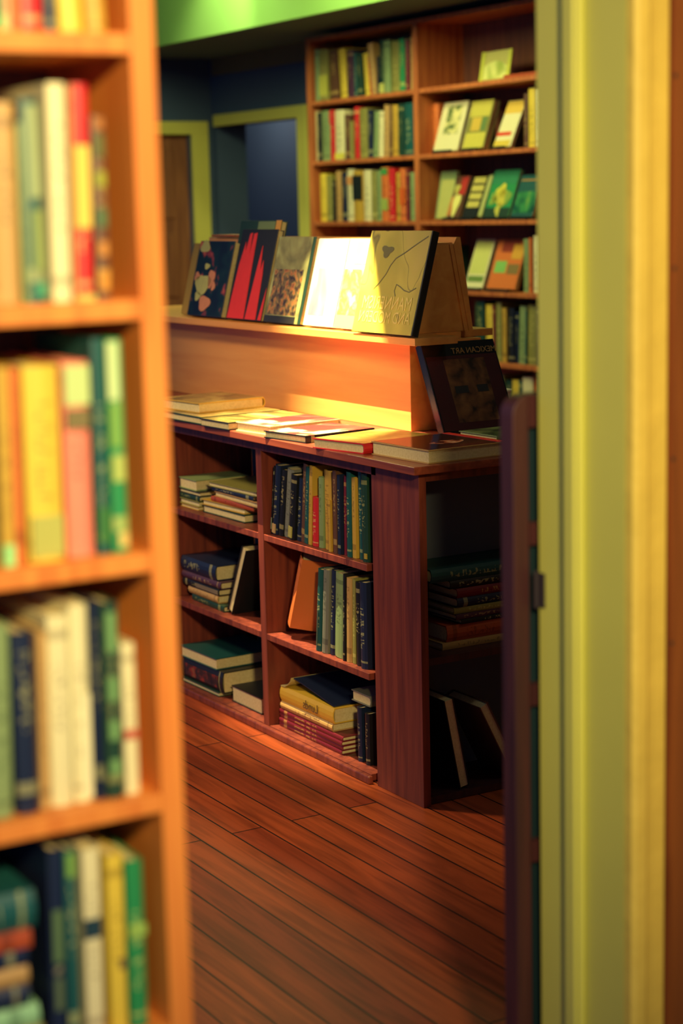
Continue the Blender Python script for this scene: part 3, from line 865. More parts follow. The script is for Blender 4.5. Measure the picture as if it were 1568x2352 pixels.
G = 'books stacked flat in the middle left counter shelf'
zz = 0.2955
for i, (ya, yb, t, ax, col, lb, rz) in enumerate([
        (4.82, 5.05, 0.018, 'L', 'darkgreen', 'dark green book at the bottom of the stack, middle left counter shelf', -0.03),
        (4.865, 5.075, 0.024, 'L', 'tan', 'tan book above the dark green one, middle left counter shelf', -0.02),
        (4.86, 5.11, 0.020, 'L', 'black', 'black book with pale spine label, middle left counter shelf stack', 0.0),
        (4.855, 5.112, 0.022, 'L', 'purple', 'purple book second from top of the stack, middle left counter shelf', 0.02),
        (4.88, 5.12, 0.046, 'L', 'navy', 'very thick navy book topping the stack, middle left counter shelf', 0.0)]):
    b_ = lying((2.42 + 0.11, (ya + yb) / 2, zz), 0.21, yb - ya, t, ax, col, lb, G, rz)
    if i == 2:
        boxes('spine_label', [(-0.1065, -0.1045, -0.12, 0.03, 0.004, 0.016)], mat_plain('worn_label', (120, 108, 90)), b_)
    zz += t + 0.0006
# black book tilted so that its page edge faces the room
book((2.53, 4.79, 0.3045), (0.030, 0.21, 0.235), 'F', 'black', 'black book with cream page edges tilted against the divider, middle left counter shelf', None, (math.radians(27), 0, 0), 1)

G = 'books stacked flat in the bottom left counter shelf'
zz = 0.0225
for i, (ya, yb, t, ax, col, lb, rz) in enumerate([
        (4.87, 5.12, 0.014, 'P', 'darkgreen', 'thin dark green book at the bottom of the stack, bottom left counter shelf', 0.02),
        (4.845, 5.12, 0.066, 'L', 'black', 'thick black book with small red pictures on its spine, bottom left counter shelf', 0.02),
        (4.885, 5.12, 0.036, 'P', 'teal', 'teal book topping the stack, bottom left counter shelf', 0.03)]):
    b_ = lying((2.42 + 0.11, (ya + yb) / 2, zz), 0.23, yb - ya, t, ax, col, lb, G, rz, 2)
    if i == 1:
        art = mat_art('spine_picture', [(0.3, (20, 26, 36)), (0.5, (60, 40, 44)), (0.62, (150, 50, 44)), (0.7, (110, 100, 70))], 26, 3, 0.4, 0.4)
        boxes('spine_picture', [(-0.1163, -0.1145, -0.11, 0.11, 0.014, 0.05)], art, b_)
    zz += t + 0.0006
book((2.52, 4.71, 0.0225), (0.050, 0.18, 0.19), 'P', 'black', 'black book lying with cream page edges toward the room, bottom left counter shelf', None, (math.radians(0), 0, 0), 1)

G = 'books stacked flat in the bottom right counter shelf'
zz = 0.0225
for i, (ya, yb, t, ax, col, lb, rz) in enumerate([
        (4.135, 4.487, 0.0125, 'L', 'maroon', 'maroon volume at the very bottom of the stack, bottom right counter shelf', 0.0),
        (4.132, 4.486, 0.0125, 'L', 'maroon', 'maroon volume second from the bottom, bottom right counter shelf', 0.01),
        (4.130, 4.484, 0.0125, 'L', 'maroon', 'maroon volume third from the bottom, bottom right counter shelf', -0.01),
        (4.128, 4.484, 0.0125, 'L', 'maroon', 'topmost maroon volume, under the tan book, bottom right counter shelf', 0.0),
        (4.185, 4.479, 0.023, 'L', 'tan', 'tan book under the yellow one, bottom right counter shelf', 0.0),
        (4.178, 4.48, 0.044, 'L', 'yellow', 'thick yellow book with handwritten spine title, bottom right counter shelf', 0.0)]):
    b_ = lying((2.41 + 0.12, (ya + yb) / 2, zz), 0.22, yb - ya, t, ax, col, lb, G, rz, 2 if i == 4 else (7 if i < 4 else 1))
    if i == 5:
        mt_ = Matrix.Translation((-0.1118, -0.03, 0.022)) @ Matrix(((0, 0, -1, 0), (-1, 0, 0, 0), (0, 1, 0, 0), (0, 0, 0, 1)))
        text_mesh('spine_title', 'Lunds', 0.036, mat_plain('spine_ink', (70, 50, 30)), b_, mt_)
        for s in b_.children:
            if s.name.startswith('cover'):
                s.data.materials[0] = mat_plain('yellow_jacket', (226, 186, 60), 0.45, 0.06, 30)
        tip = b_
    zz += t + 0.0006
# loose jacket flap rising from the yellow book
def sheet(name, prof, th, xa, xb, mat, parent):
    up = [(p[0], p[1] + th) for p in prof]
    return prism(name, prof + up[::-1], 1 if 0 else 0, xa, xb, mat, parent)
sheet('loose_cover', [(0.083, 0.077), (0.02, 0.070), (-0.06, 0.058), (-0.14, 0.0455)], 0.003, -0.10, 0.10, mat_cover('navy', 5), tip)
sheet('jacket_flap', [(0.148, 0.0445), (0.125, 0.046), (0.105, 0.056), (0.09, 0.068), (0.084, 0.079)], 0.0018, -0.108, 0.08, mat_plain('cream_flap', (200, 190, 130), 0.5), tip)
book((2.55, 4.075, 0.176), (0.030, 0.10, 0.2), 'H', 'grey', 'grey book lying on the small upright books, bottom right counter shelf', None, (0, 0, 0), 0)
book((2.53, 4.06, 0.0225), (0.022, 0.2, 0.15), 'E', 'navy', 'small navy book upright behind the stack, bottom right counter shelf', None, (0, 0, 0), 2)
book((2.53, 4.02, 0.0225), (0.022, 0.2, 0.142), 'E', 'black', 'small black book upright by the corner post, bottom right counter shelf', None, (0, 0, 0), 0)
book((2.668, 4.44, 0.0245), (0.014, 0.045, 0.225), 'E', 'maroon', 'slim maroon book standing behind the yellow book, bottom right counter shelf', None, (math.radians(8), 0, 0), 1)

# big orange book leaning in the middle right shelf, cover turned to the room
_ol = (Matrix.Rotation(math.radians(22), 3, 'X') @ Matrix.Rotation(math.radians(-30), 3, 'Z')).to_euler()
ob = book((2.50, 4.39, 0.3245), (0.062, 0.17, 0.225), 'E', 'orange', 'large orange hardback leaning with its cover showing, counter middle shelf', None, _ol, 3)

# end shelves
G = 'books stacked flat on the counter end shelf'
zz = 0.3805
for i, (xa, xb, t, ax, col, lb, rz) in enumerate([
        (2.50, 2.76, 0.018, 'T', 'tan', 'tan book at the bottom of the counter end shelf stack', 0),
        (2.515, 2.76, 0.042, 'H', 'rust', 'thick rust red book with cream page block, counter end shelf stack', 0),
        (2.555, 2.80, 0.012, 'H', 'black', 'thin black book above the thick rust red one, counter end shelf', 0.03),
        (2.54, 2.79, 0.014, 'H', 'purple', 'purple book in the middle of the counter end shelf stack', 0.02),
        (2.54, 2.79, 0.016, 'H', 'olive', 'olive book in the middle of the counter end shelf stack', -0.02),
        (2.545, 2.80, 0.024, 'H', 'navy', 'navy book with cream page edge, upper half of the counter end shelf stack', 0.02),
        (2.545, 2.80, 0.024, 'H', 'maroon', 'maroon book third from top of the counter end shelf stack', 0.02),
        (2.53, 2.80, 0.022, 'H', 'black', 'black book second from top of the counter end shelf stack', -0.02),
        (2.47, 2.79, 0.034, 'T', 'teal', 'large teal book topping the counter end shelf stack', 0.0)]):
    lying(((xa + xb) / 2, 3.82, zz), xb - xa, 0.138, t, 'H', col, lb, G, rz)
    zz += t + 0.0006
book((2.535, 3.785, 0.0236), (0.03, 0.15, 0.245), 'S', 'black', 'black book with pale page edge leaning left by the corner post, bottom counter end shelf', None, (0, math.radians(11), math.radians(180)), 1)
book((2.70, 3.79, 0.027), (0.028, 0.16, 0.23), 'S', 'brown', 'dark brown book leaning steeply left, bottom counter end shelf', None, (0, math.radians(27), math.radians(180)), 0)

# stack lying in the foreground bookcase, bottom left
G = 'books stacked flat on the lowest visible foreground shelf'
zz = 0.6005
for i, (xb, t, col, lb) in enumerate([
        (0.655, 0.030, 'olive', 'olive book at the bottom of the blurred foreground stack'),
        (0.650, 0.026, 'mint', 'mint green book second from bottom of the blurred foreground stack'),
        (0.640, 0.024, 'navy', 'navy book third from bottom of the blurred foreground stack'),
        (0.640, 0.022, 'tan', 'tan book in the middle of the blurred foreground stack'),
        (0.640, 0.018, 'navy', 'thin navy book under the red one, blurred foreground stack'),
        (0.645, 0.020, 'rust', 'rust red book second from top of the blurred foreground stack'),
        (0.652, 0.042, 'teal', 'large teal book topping the blurred foreground stack')]):
    book((xb - 0.1, 1.765 + 0.085, zz), (t, 0.16, 0.2), 'H', col, lb, G, (0, 0, 0), i)
    # turn it so that the spine looks at the room
    o_ = [o for o in bpy.data.objects if o.get('label') == lb][0]
    zz += t + 0.0006

# ------------------------------------------------------------------ books lying on the counter top
TOP = 0.8754
def flat_cover(b_, wx, wy, t, mat, name='cover_picture', inset=0.004):
    return boxes(name, [(-wx / 2 + inset, wx / 2 - inset, -wy / 2 + inset, wy / 2 - inset, t, t + 0.0006)], mat, b_)


G = 'art books laid out flat on the counter top'
A_MAP = mat_art('tan_landscape_cover', [(0.3, (90, 76, 44)), (0.5, (150, 120, 64)), (0.7, (200, 176, 100))], 9, 4, 0.5, 0.25, 1.0)
A_GRN = mat_art('green_photo_cover', [(0.3, (60, 60, 36)), (0.48, (110, 100, 54)), (0.6, (160, 150, 80)), (0.72, (220, 210, 140))], 12, 5, 0.8, 0.25, 4.0, (1, 0.4, 1))
A_PINK = mat_art('pink_red_cover', [(0.44, (200, 50, 56)), (0.54, (214, 90, 84)), (0.57, (232, 214, 160)), (0.7, (244, 234, 200))], 9, 2, 0.4, 0.25, 7.0)
A_YEL = mat_art('yellow_green_cover', [(0.3, (120, 120, 60)), (0.45, (176, 166, 76)), (0.65, (214, 204, 110))], 7, 3, 0.4, 0.25, 9.0)
A_DRK = mat_art('dark_portrait_cover', [(0.45, (60, 34, 30)), (0.58, (92, 50, 36)), (0.66, (120, 40, 34))], 6, 3, 0.4, 0.12, 3.0)
for xyz, wx, wy, t, rz, ax, col, art, lb in [
        ((2.49, 4.945, TOP), 0.28, 0.29, 0.022, 0.03, 'P', 'darkgreen', A_MAP, 'wide tan art book lying at the far left of the counter top'),
        ((2.49, 4.705, TOP), 0.285, 0.165, 0.022, 0.05, 'P', 'black', A_GRN, 'dark-edged olive photo book lying beside the wide tan one'),
        ((2.50, 4.525, TOP), 0.245, 0.175, 0.026, 0.10, 'P', 'cream', A_PINK, 'white and pink art book lying brightly lit on the counter'),
        ((2.485, 4.325, TOP), 0.24, 0.19, 0.020, 0.14, 'H', 'black', A_PINK, 'pink-red art book with white shapes lying mid counter'),
        ((2.49, 4.05, TOP), 0.25, 0.20, 0.027, 0.20, 'H', 'red', A_YEL, 'yellow-green art book with a red spine lying near the corner'),
        ((2.53, 3.80, TOP), 0.245, 0.245, 0.034, 0.05, 'P', 'tan', A_DRK, 'dark glossy art book with red edge at the counter corner')]:
    b_ = lying(xyz, wx, wy, t, ax, col, lb, G, rz)
    flat_cover(b_, wx, wy, t, art)
    if 'corner' in lb and 'dark' in lb:
        boxes('red_edge_band', [(wx / 2 - 0.022, wx / 2 - 0.001, -wy / 2 + 0.003, wy / 2 - 0.003, t + 0.0007, t + 0.0014)], mat_plain('red_band', (224, 60, 48), 0.3), b_)
        vv = []
        import math as _m
        n = 20
        for i in range(n):
            a = 2 * _m.pi * i / n
            vv.append((0.006 + 0.05 * _m.cos(a) * (1 + 0.12 * _m.sin(3 * a)), -0.03 + 0.026 * _m.sin(a) * (1 + 0.15 * _m.cos(4 * a)), t + 0.0008))
        vv2 = [(p[0], p[1], p[2] + 0.0006) for p in vv]
        mesh_obj('face_picture', vv + vv2, [tuple(range(n)), tuple(range(2 * n - 1, n - 1, -1))] + [(i, (i + 1) % n, (i + 1) % n + n, i + n) for i in range(n)],
                 mat_art('face_print', [(0.4, (90, 40, 30)), (0.5, (214, 120, 80)), (0.6, (236, 190, 150))], 30, 3, 0.5, 0.15), b_)
lying((2.50, 5.02, TOP + 0.0232), 0.24, 0.25, 0.030, 'P', 'gold', 'golden yellow book stacked on the tan art book, counter far left', G, 0.1)
flat_cover([o for o in bpy.data.objects if o.get('label', '').startswith('golden yellow book stacked')][0], 0.24, 0.25, 0.030, A_MAP)
b_ = lying((2.775, 3.86, TOP), 0.20, 0.22, 0.016, 'P', 'cream', 'pale green art book lying right of the corner book', G, 0.05)
flat_cover(b_, 0.20, 0.22, 0.016, A_GRN)
b_ = lying((2.80, 3.90, TOP + 0.0172), 0.17, 0.16, 0.012, 'H', 'sage', 'small dark green picture book lying on the pale green one', G, 0.06)
flat_cover(b_, 0.17, 0.16, 0.012, mat_art('dark_green_print', [(0.4, (40, 60, 44)), (0.6, (110, 130, 80))], 12, 3, 0.4, 0.3))

# paper cup on the far side of the counter
cup = thing('paper_cup', (3.085, 4.315, 0.8754), uniq('small white paper cup on the counter behind the leaning book'), 'cup')
tube('cup_body', (0, 0, 0), 0.026, 0.036, 0.085, mat_plain('white_paper', (244, 236, 214), 0.6), cup)
tube('cup_rim', (0, 0, 0.083), 0.038, 0.038, 0.005, mat_plain('white_paper_rim', (244, 240, 224), 0.6), cup)
tube('cup_sleeve', (0, 0, 0.02), 0.0292, 0.0352, 0.04, mat_plain('orange_sleeve', (226, 120, 60), 0.6), cup)

# ------------------------------------------------------------------ books on the easel
LN = math.radians(14.5)
YAW = math.radians(-90)
G = 'art books displayed face out on the easel'
LZ = 1.1456
FLOR = mat_art('floral_still_life', [(0.36, (20, 30, 40)), (0.56, (24, 50, 50)), (0.62, (150, 60, 60)), (0.68, (206, 110, 80))], 14, 3, 0.3, 0.25, 2.0)
CROWD = mat_art('crowd_scene', [(0.32, (36, 36, 36)), (0.45, (96, 76, 48)), (0.53, (140, 124, 70)), (0.6, (206, 130, 66)), (0.66, (90, 60, 40)), (0.74, (200, 186, 100))], 40, 6, 0.15, 0.2, 5.0)
SKY = mat_art('pale_sky_print', [(0.35, (104, 100, 60)), (0.5, (150, 150, 90)), (0.65, (190, 196, 120))], 9, 3, 0.3, 0.2, 6.0)
PURP = mat_art('lilac_figure_print', [(0.4, (170, 120, 140)), (0.55, (200, 160, 160)), (0.65, (240, 224, 220))], 14, 2, 0.6, 0.3, 8.0, (1, 1, 0.4))
GOLDP = mat_art('golden_print', [(0.38, (196, 150, 110)), (0.5, (226, 190, 70)), (0.62, (244, 226, 150)), (0.7, (250, 244, 224))], 20, 4, 0.5, 0.3, 11.0)
MAPC = mat_art('map_cover', [(0.40, (196, 186, 70)), (0.497, (214, 202, 82)), (0.505, (130, 126, 56)), (0.513, (214, 202, 82)), (0.66, (220, 204, 92))], 5, 2, 0.6, 0.22, 14.0)
IVORY = mat_plain('ivory_jacket', (236, 230, 206), 0.3, 0.03)
FLESH = mat_plain('printed_peach', (214, 140, 100), 0.4, 0.2, 40)
PETAL = mat_plain('printed_cream_petals', (188, 188, 110), 0.4, 0.2, 50)


def ebook(yl, yr, h, t, col, label, art, xoff=0.0, lean=LN, cm=None, z=LZ, sr=False):
    return face_book((2.690 + xoff, (yl + yr) / 2, z), yl - yr, t, h, lean, YAW, col, label, art, G, 'display_book', cm, sr)


def blob(root, w, h, cu, cv, ru, rv, mat, name, e=0.0016, wob=0.15, ph=0.0):
    n = 22
    v = []
    for i in range(n):
        a = 2 * math.pi * i / n
        k = 1 + wob * math.sin(3 * a + ph)
        v.append((-w / 2 + (cu + ru * math.cos(a) * k) * w, -e, (cv + rv * math.sin(a) * k) * h))
    v += [(p[0], 0.0, p[2]) for p in v]
    f = [tuple(range(n)), tuple(range(2 * n - 1, n - 1, -1))] + [(i, i + n, (i + 1) % n + n, (i + 1) % n) for i in range(n)]
    return mesh_obj(name, v, f, mat, root)


# pale book peeping out at the far left
ebook(5.665, 5.44, 0.245, 0.018, 'gold', uniq('pale golden book half hidden at the left end of the easel') if 0 else 'pale golden book half hidden at the left end of the easel', [], 0.0305)
b1 = ebook(5.555, 5.305, 0.252, 0.026, 'navy', 'dark blue art book with floral still life, left on the easel', [(0.01, 0.01, 0.99, 0.99, FLOR, 'cover_picture')])
for cu, cv, ru, rv, mt, ph in ((0.30, 0.42, 0.22, 0.13, PETAL, 0), (0.45, 0.17, 0.16, 0.10, FLESH, 1), (0.1, 0.52, 0.07, 0.06, FLESH, 2), (0.52, 0.5, 0.09, 0.12, FLESH, 0.5), (0.18, 0.92, 0.13, 0.08, PETAL, 3), (0.34, 0.66, 0.07, 0.04, PETAL, 1), (0.22, 0.26, 0.08, 0.06, PETAL, 1), (0.62, 0.4, 0.05, 0.06, FLESH, 2)):
    blob(b1, 0.25, 0.252, cu, cv, ru, rv, mt, 'printed_flower', 0.0016, 0.15, ph)
# thin red-brown book lying on top of the easel
lying((2.83, 5.45, 1.4095), 0.08, 0.20, 0.006, 'L', 'rust', 'thin rust brown booklet lying on top of the easel, left', None, 0)
# thick book behind, dark with yellow band
ebook(5.34, 5.065, 0.318, 0.022, 'darkgreen', 'tall dark green book with yellow band behind the red-streaked one', [
    (0.55, 0.66, 0.99, 0.83, mat_plain('yellow_band', (216, 190, 56), 0.4), 'yellow_band'), (0.45, 0.90, 0.86, 0.99, mat_plain('grey_green_patch', (120, 140, 90), 0.4), 'cover_patch'),
    (0.88, 0.84, 1.0, 1.0, mat_plain('amber_corner', (220, 160, 66), 0.4), 'cover_patch')], 0.034, math.radians(13))
b2 = ebook(5.268, 5.03, 0.292, 0.022, 'black', 'black art book with tall red flame streaks, left of centre on the easel', [])
REDM = mat_plain('printed_red', (226, 52, 44), 0.35, 0.1, 30)
w2, h2 = 0.238, 0.292
def tri(root, pts, name='red_streak', e=0.0012, mat=REDM, w=w2, h=h2):
    n = len(pts)
    v = [(-w / 2 + p[0] * w, -e, p[1] * h) for p in pts] + [(-w / 2 + p[0] * w, 0, p[1] * h) for p in pts]
    f = [tuple(range(n)), tuple(range(2 * n - 1, n - 1, -1))] + [(i, i + n, (i + 1) % n + n, (i + 1) % n) for i in range(n)]
    return mesh_obj(name, v, f, mat, root)
tri(b2, [(0.02, 0.01), (0.50, 0.01), (0.47, 0.45), (0.44, 0.96), (0.36, 0.95), (0.33, 0.7), (0.31, 0.96), (0.25, 0.95), (0.20, 0.75), (0.17, 0.86), (0.09, 0.6)])
tri(b2, [(0.54, 0.01), (0.84, 0.01), (0.80, 0.5), (0.76, 0.66), (0.72, 0.55), (0.66, 0.82), (0.62, 0.6)])
tri(b2, [(0.9, 0.01), (0.99, 0.01), (0.985, 0.36)])
# painting book
b3 = ebook(5.012, 4.785, 0.268, 0.024, 'darkgreen', 'art book with a crowded painted scene on its cover, centre of the easel', [
    (0.0, 0.0, 0.93, 0.999, SKY, 'cover_picture'), (0.06, 0.09, 0.84, 0.62, CROWD, 'painted_crowd'), (0.0, 0.0, 0.85, 0.08, mat_plain('dark_strip', (50, 50, 44), 0.3), 'title_strip')])
# ivory book with lilac figure
b4 = ebook(4.765, 4.59, 0.262, 0.026, 'white', 'white art book with a narrow lilac figure picture, brightly lit on the easel', [
    (0.10, 0.12, 0.62, 0.66, PURP, 'cover_picture')], 0.0, LN, IVORY)
b5 = ebook(4.585, 4.43, 0.262, 0.026, 'white', 'white art book with golden print and lettering, behind the map book', [
    (0.02, 0.10, 0.98, 0.66, GOLDP, 'cover_picture'), (0.02, 0.01, 0.98, 0.145, mat_plain('orange_strip', (220, 160, 120), 0.4), 'title_strip'), (0.30, 0.72, 0.85, 0.97, PURP, 'cover_patch')], 0.0, LN, IVORY)
# map book at the front end, its title seen in reverse
mb = ebook(4.425, 4.115, 0.288, 0.022, 'black', 'large yellow map-covered art book at the near end of the easel', [(0.0, 0.002, 0.985, 0.999, MAPC, 'map_print')], -0.033, math.radians(15), None, LZ, True)
LET = mat_plain('pale_yellow_lettering', (238, 222, 120), 0.3)
base = Matrix(((1, 0, 0, 0), (0, 0, -1, 0), (0, 1, 0, 0), (0, 0, 0, 1)))
text_mesh('title_text', 'MANNERISM', 0.053, LET, mb, Matrix.Translation((0.0, -0.0016, 0.083)) @ base @ Matrix.Diagonal((0.86, 1, 1, 1)))
text_mesh('title_text', 'AND MODERN', 0.046, LET, mb, Matrix.Translation((0.0, -0.0016, 0.043)) @ base @ Matrix.Diagonal((0.86, 1, 1, 1)))
INKM = mat_plain('faded_map_ink', (112, 108, 50), 0.4)


def stroke(root, pts, wd, mat, name):
    v, f = [], []
    for i, p in enumerate(pts):
        a = pts[max(0, i - 1)]
        b = pts[min(len(pts) - 1, i + 1)]
        dx, dz = b[0] - a[0], b[1] - a[1]
        L_ = math.hypot(dx, dz) or 1
        nx, nz = -dz / L_ * wd / 2, dx / L_ * wd / 2
        v += [(p[0] + nx, -0.0014, p[1] + nz), (p[0] - nx, -0.0014, p[1] - nz), (p[0] + nx, -0.0002, p[1] + nz), (p[0] - nx, -0.0002, p[1] - nz)]
    for i in range(len(pts) - 1):
        q = 4 * i
        f += [(q, q + 1, q + 5, q + 4), (q + 2, q + 6, q + 7, q + 3), (q, q + 4, q + 6, q + 2), (q + 1, q + 3, q + 7, q + 5)]
    f += [(0, 2, 3, 1), (4 * len(pts) - 4, 4 * len(pts) - 3, 4 * len(pts) - 1, 4 * len(pts) - 2)]
    return mesh_obj(name, v, f, mat, root)


stroke(mb, [(0.14, 0.272), (0.09, 0.25), (0.04, 0.226), (0.0, 0.21), (-0.02, 0.19), (-0.035, 0.165), (-0.06, 0.14), (-0.085, 0.122)], 0.003, INKM, 'printed_coastline')
stroke(mb, [(0.13, 0.13), (0.10, 0.118), (0.075, 0.122), (0.05, 0.132), (0.03, 0.138), (0.025, 0.12), (0.035, 0.105)], 0.003, INKM, 'printed_coastline')
blob(mb, 0.30, 0.288, 0.33, 0.80, 0.09, 0.055, INKM, 'printed_stamp', 0.0014, 0.3, 0.4)
# flyleaf-white strip between ivory book and map book
# book leaning on the riser end, title reversed
NAVC = mat_plain('black_blue_jacket', (18, 28, 40), 0.25, 0.1, 20)
mx_ = face_book((2.842, 4.060, 0.8755), 0.242, 0.028, 0.262, math.radians(25), 0.0, 'black', 'large dark art book leaning against the end of the riser box',
                [(0.02, 0.02, 0.98, 0.84, mat_plain('plum_panel', (70, 36, 48), 0.25), 'cover_panel'),
                 (0.24, 0.10, 0.80, 0.80, mat_art('stone_relief_print', [(0.35, (40, 32, 34)), (0.5, (104, 70, 50)), (0.7, (140, 100, 62))], 24, 5, 0.4, 0.3), 'cover_picture'),
                 (0.30, 0.42, 0.48, 0.50, mat_plain('dark_shape', (20, 26, 36)), 'cover_shape'), (0.60, 0.42, 0.75, 0.50, mat_plain('dark_shape', (20, 26, 36)), 'cover_shape')],
                None, 'display_book', NAVC)
text_mesh('title_text', 'MEXICAN ART', 0.024, mat_plain('gold_lettering', (176, 140, 84), 0.4), mx_, Matrix.Translation((0.045, -0.0024, 0.232)) @ base @ Matrix.Diagonal((0.95, 1, 1, 1)))

# ------------------------------------------------------------------ face-out books in the back bookcase
STAND = BLACKP
G2 = 'face-out books on the right bay of the back bookcase'


def backbook(yl, yr, z, h, col, label, art=(), lean=0.30, t=0.022, x=4.835, cm=None, stand=True, dep=0.0):
    r = face_book((x + dep, (yl + yr) / 2, z + 0.004), yl - yr, t, h, lean, YAW, col, label, art, G2, 'display_book', cm)
    return r


def stand(y, z, w, label):
    r = thing('book_stand', (4.83, y, z + 0.0005), uniq(label), 'book stand', 'small black book stands on the back bookcase')
    boxes('lip', [(-0.022, -0.012, -w / 2, w / 2, 0, 0.014)], STAND, r, 0.002)
    boxes('foot', [(-0.012, 0.10, -w / 2 + 0.01, w / 2 - 0.01, 0, 0.0025)], STAND, r)
    boxes('back_rest', [(0.100, 0.104, -w / 3, w / 3, 0, 0.10)], STAND, r)
    return r


P = lambda c, n='print': mat_plain(n, c, 0.45, 0.1, 30)
SP = lambda *a, **k: mat_art(*a, **k)
backbook(7.275, 7.072, 1.732, 0.235, 'cream', 'cream book with grey text panel, leftmost face-out book on back bookcase second shelf', [
    (0.25, 0.34, 0.82, 0.92, SP('grey_lettering', [(0.45, (100, 120, 70)), (0.55, (212, 208, 140)), (0.7, (226, 220, 150))], 22, 2, 0.3, 0.4, 3.0, (1, 0.5, 1.6)), 'text_panel')])
backbook(7.035, 6.865, 1.732, 0.225, 'olive', 'olive book with small square picture, middle face-out book on back bookcase second shelf', [
    (0.0, 0.66, 0.95, 0.99, P((196, 188, 84)), 'cover_band'), (0.02, 0.01, 0.95, 0.32, P((200, 192, 84)), 'cover_band'), (0.2, 0.36, 0.62, 0.64, P((206, 176, 76)), 'cover_picture'), (0.66, 0.36, 0.88, 0.64, P((100, 130, 76)), 'cover_patch')], t=0.034)
backbook(6.79, 6.66, 1.732, 0.222, 'cream', 'cream book with red stripe, right face-out book on back bookcase second shelf', [
    (0.0, 0.72, 0.98, 0.99, P((222, 186, 80)), 'cover_band'), (0.0, 0.24, 0.8, 0.32, P((214, 60, 40)), 'red_stripe'), (0.0, 0.01, 0.9, 0.14, P((216, 190, 76)), 'cover_band')], lean=0.42, t=0.018)
book((4.95, 7.316, 1.7324), (0.048, 0.15, 0.235), 'E', 'orange', 'thick orange book upright left of the face-out books, back bookcase second shelf', None)
book((5.0, 7.258, 1.7324), (0.06, 0.115, 0.238), 'E', 'rust', 'rust brown book upright behind the cream one, back bookcase second shelf', None)
spb = book((4.93, 6.57, 1.7324), (0.03, 0.16, 0.232), 'E', 'brown', 'brown book upright right of the face-out books, back bookcase second shelf', None)
book((4.93, 6.525, 1.7324), (0.05, 0.16, 0.252), 'E', 'yellow', 'yellow patterned book upright near the cream jamb, back bookcase second shelf', None, (0, 0, 0), 2)
book((4.93, 6.47, 1.7324), (0.05, 0.16, 0.245), 'E', 'cream', 'cream book upright beside the yellow patterned one, back bookcase second shelf', None)

backbook(7.312, 7.179, 1.423, 0.225, 'sage', 'sage green book with pale lower cover, left face-out book on back bookcase third shelf', [
    (0.12, 0.01, 0.95, 0.82, P((184, 188, 110)), 'cover_panel')], lean=0.18, t=0.02, dep=0.03)
backbook(7.175, 7.07, 1.423, 0.205, 'brown', 'brown book with pale figure and red patch, back bookcase third shelf face-out', [
    (0.45, 0.55, 0.95, 0.97, P((176, 50, 44)), 'red_patch'), (0.0, 0.05, 0.3, 0.5, P((190, 120, 70)), 'cover_patch')], lean=0.36, dep=-0.0)
fb = [o for o in bpy.data.objects if o.get('label', '').startswith('brown book with pale figure')][0]
blob(fb, 0.105, 0.205, 0.5, 0.32, 0.26, 0.26, P((224, 220, 130)), 'printed_figure', 0.0022, 0.2)
blob(fb, 0.105, 0.205, 0.3, 0.68, 0.2, 0.12, P((180, 176, 90)), 'printed_figure', 0.0022, 0.2)
backbook(7.045, 6.925, 1.423, 0.195, 'black', 'dark book with four pale boxes, back bookcase third shelf face-out', [
    (0.1, 0.02 + 0.20 * i + 0.03, 0.9, 0.20 * i + 0.20, P((196, 186, 96)), 'pale_box') for i in range(1, 5)] + [(0.05, 0.0, 0.95, 0.2, P((20, 30, 36)), 'dark_band')], lean=0.38)
backbook(6.918, 6.885, 1.423, 0.20, 'sage', 'very narrow pale-edged book beside the boxed dark one, back bookcase third shelf', [(0.1, 0.02, 0.9, 0.98, P((176, 180, 110)), 'cover_panel')], lean=0.36, t=0.03)
gb = backbook(6.875, 6.68, 1.423, 0.222, 'green', 'green book with large yellow figure, back bookcase third shelf face-out', [
    (0.0, 0.70, 0.98, 0.99, P((44, 130, 90)), 'cover_band'), (0.0, 0.0, 0.98, 0.2, P((28, 60, 50)), 'cover_band')], lean=0.34)
for cu, cv, ru, rv, c in ((0.48, 0.56, 0.18, 0.13, (204, 196, 70)), (0.5, 0.4, 0.24, 0.16, (196, 186, 74)), (0.24, 0.38, 0.14, 0.12, (130, 160, 70)), (0.78, 0.42, 0.12, 0.14, (130, 160, 70)), (0.52, 0.16, 0.09, 0.14, (190, 186, 80))):
    blob(gb, 0.195, 0.222, cu, cv, ru, rv, P(c), 'printed_figure', 0.0024, 0.25, cu * 9)
tb = backbook(6.665, 6.505, 1.423, 0.195, 'teal', 'teal landscape book with thin orange line, back bookcase third shelf beside the jamb', [
    (0.05, 0.86, 0.98, 0.885, P((196, 140, 50)), 'orange_line'), (0.06, 0.1, 0.98, 0.6, SP('hills_print', [(0.4, (20, 80, 70)), (0.52, (60, 140, 84)), (0.66, (150, 170, 70))], 9, 3, 0.5, 0.3), 'cover_picture')], lean=0.36)
book((4.93, 6.45, 1.4234), (0.04, 0.16, 0.24), 'E', 'darkgreen', 'dark green book upright behind the cream jamb, back bookcase third shelf', None)

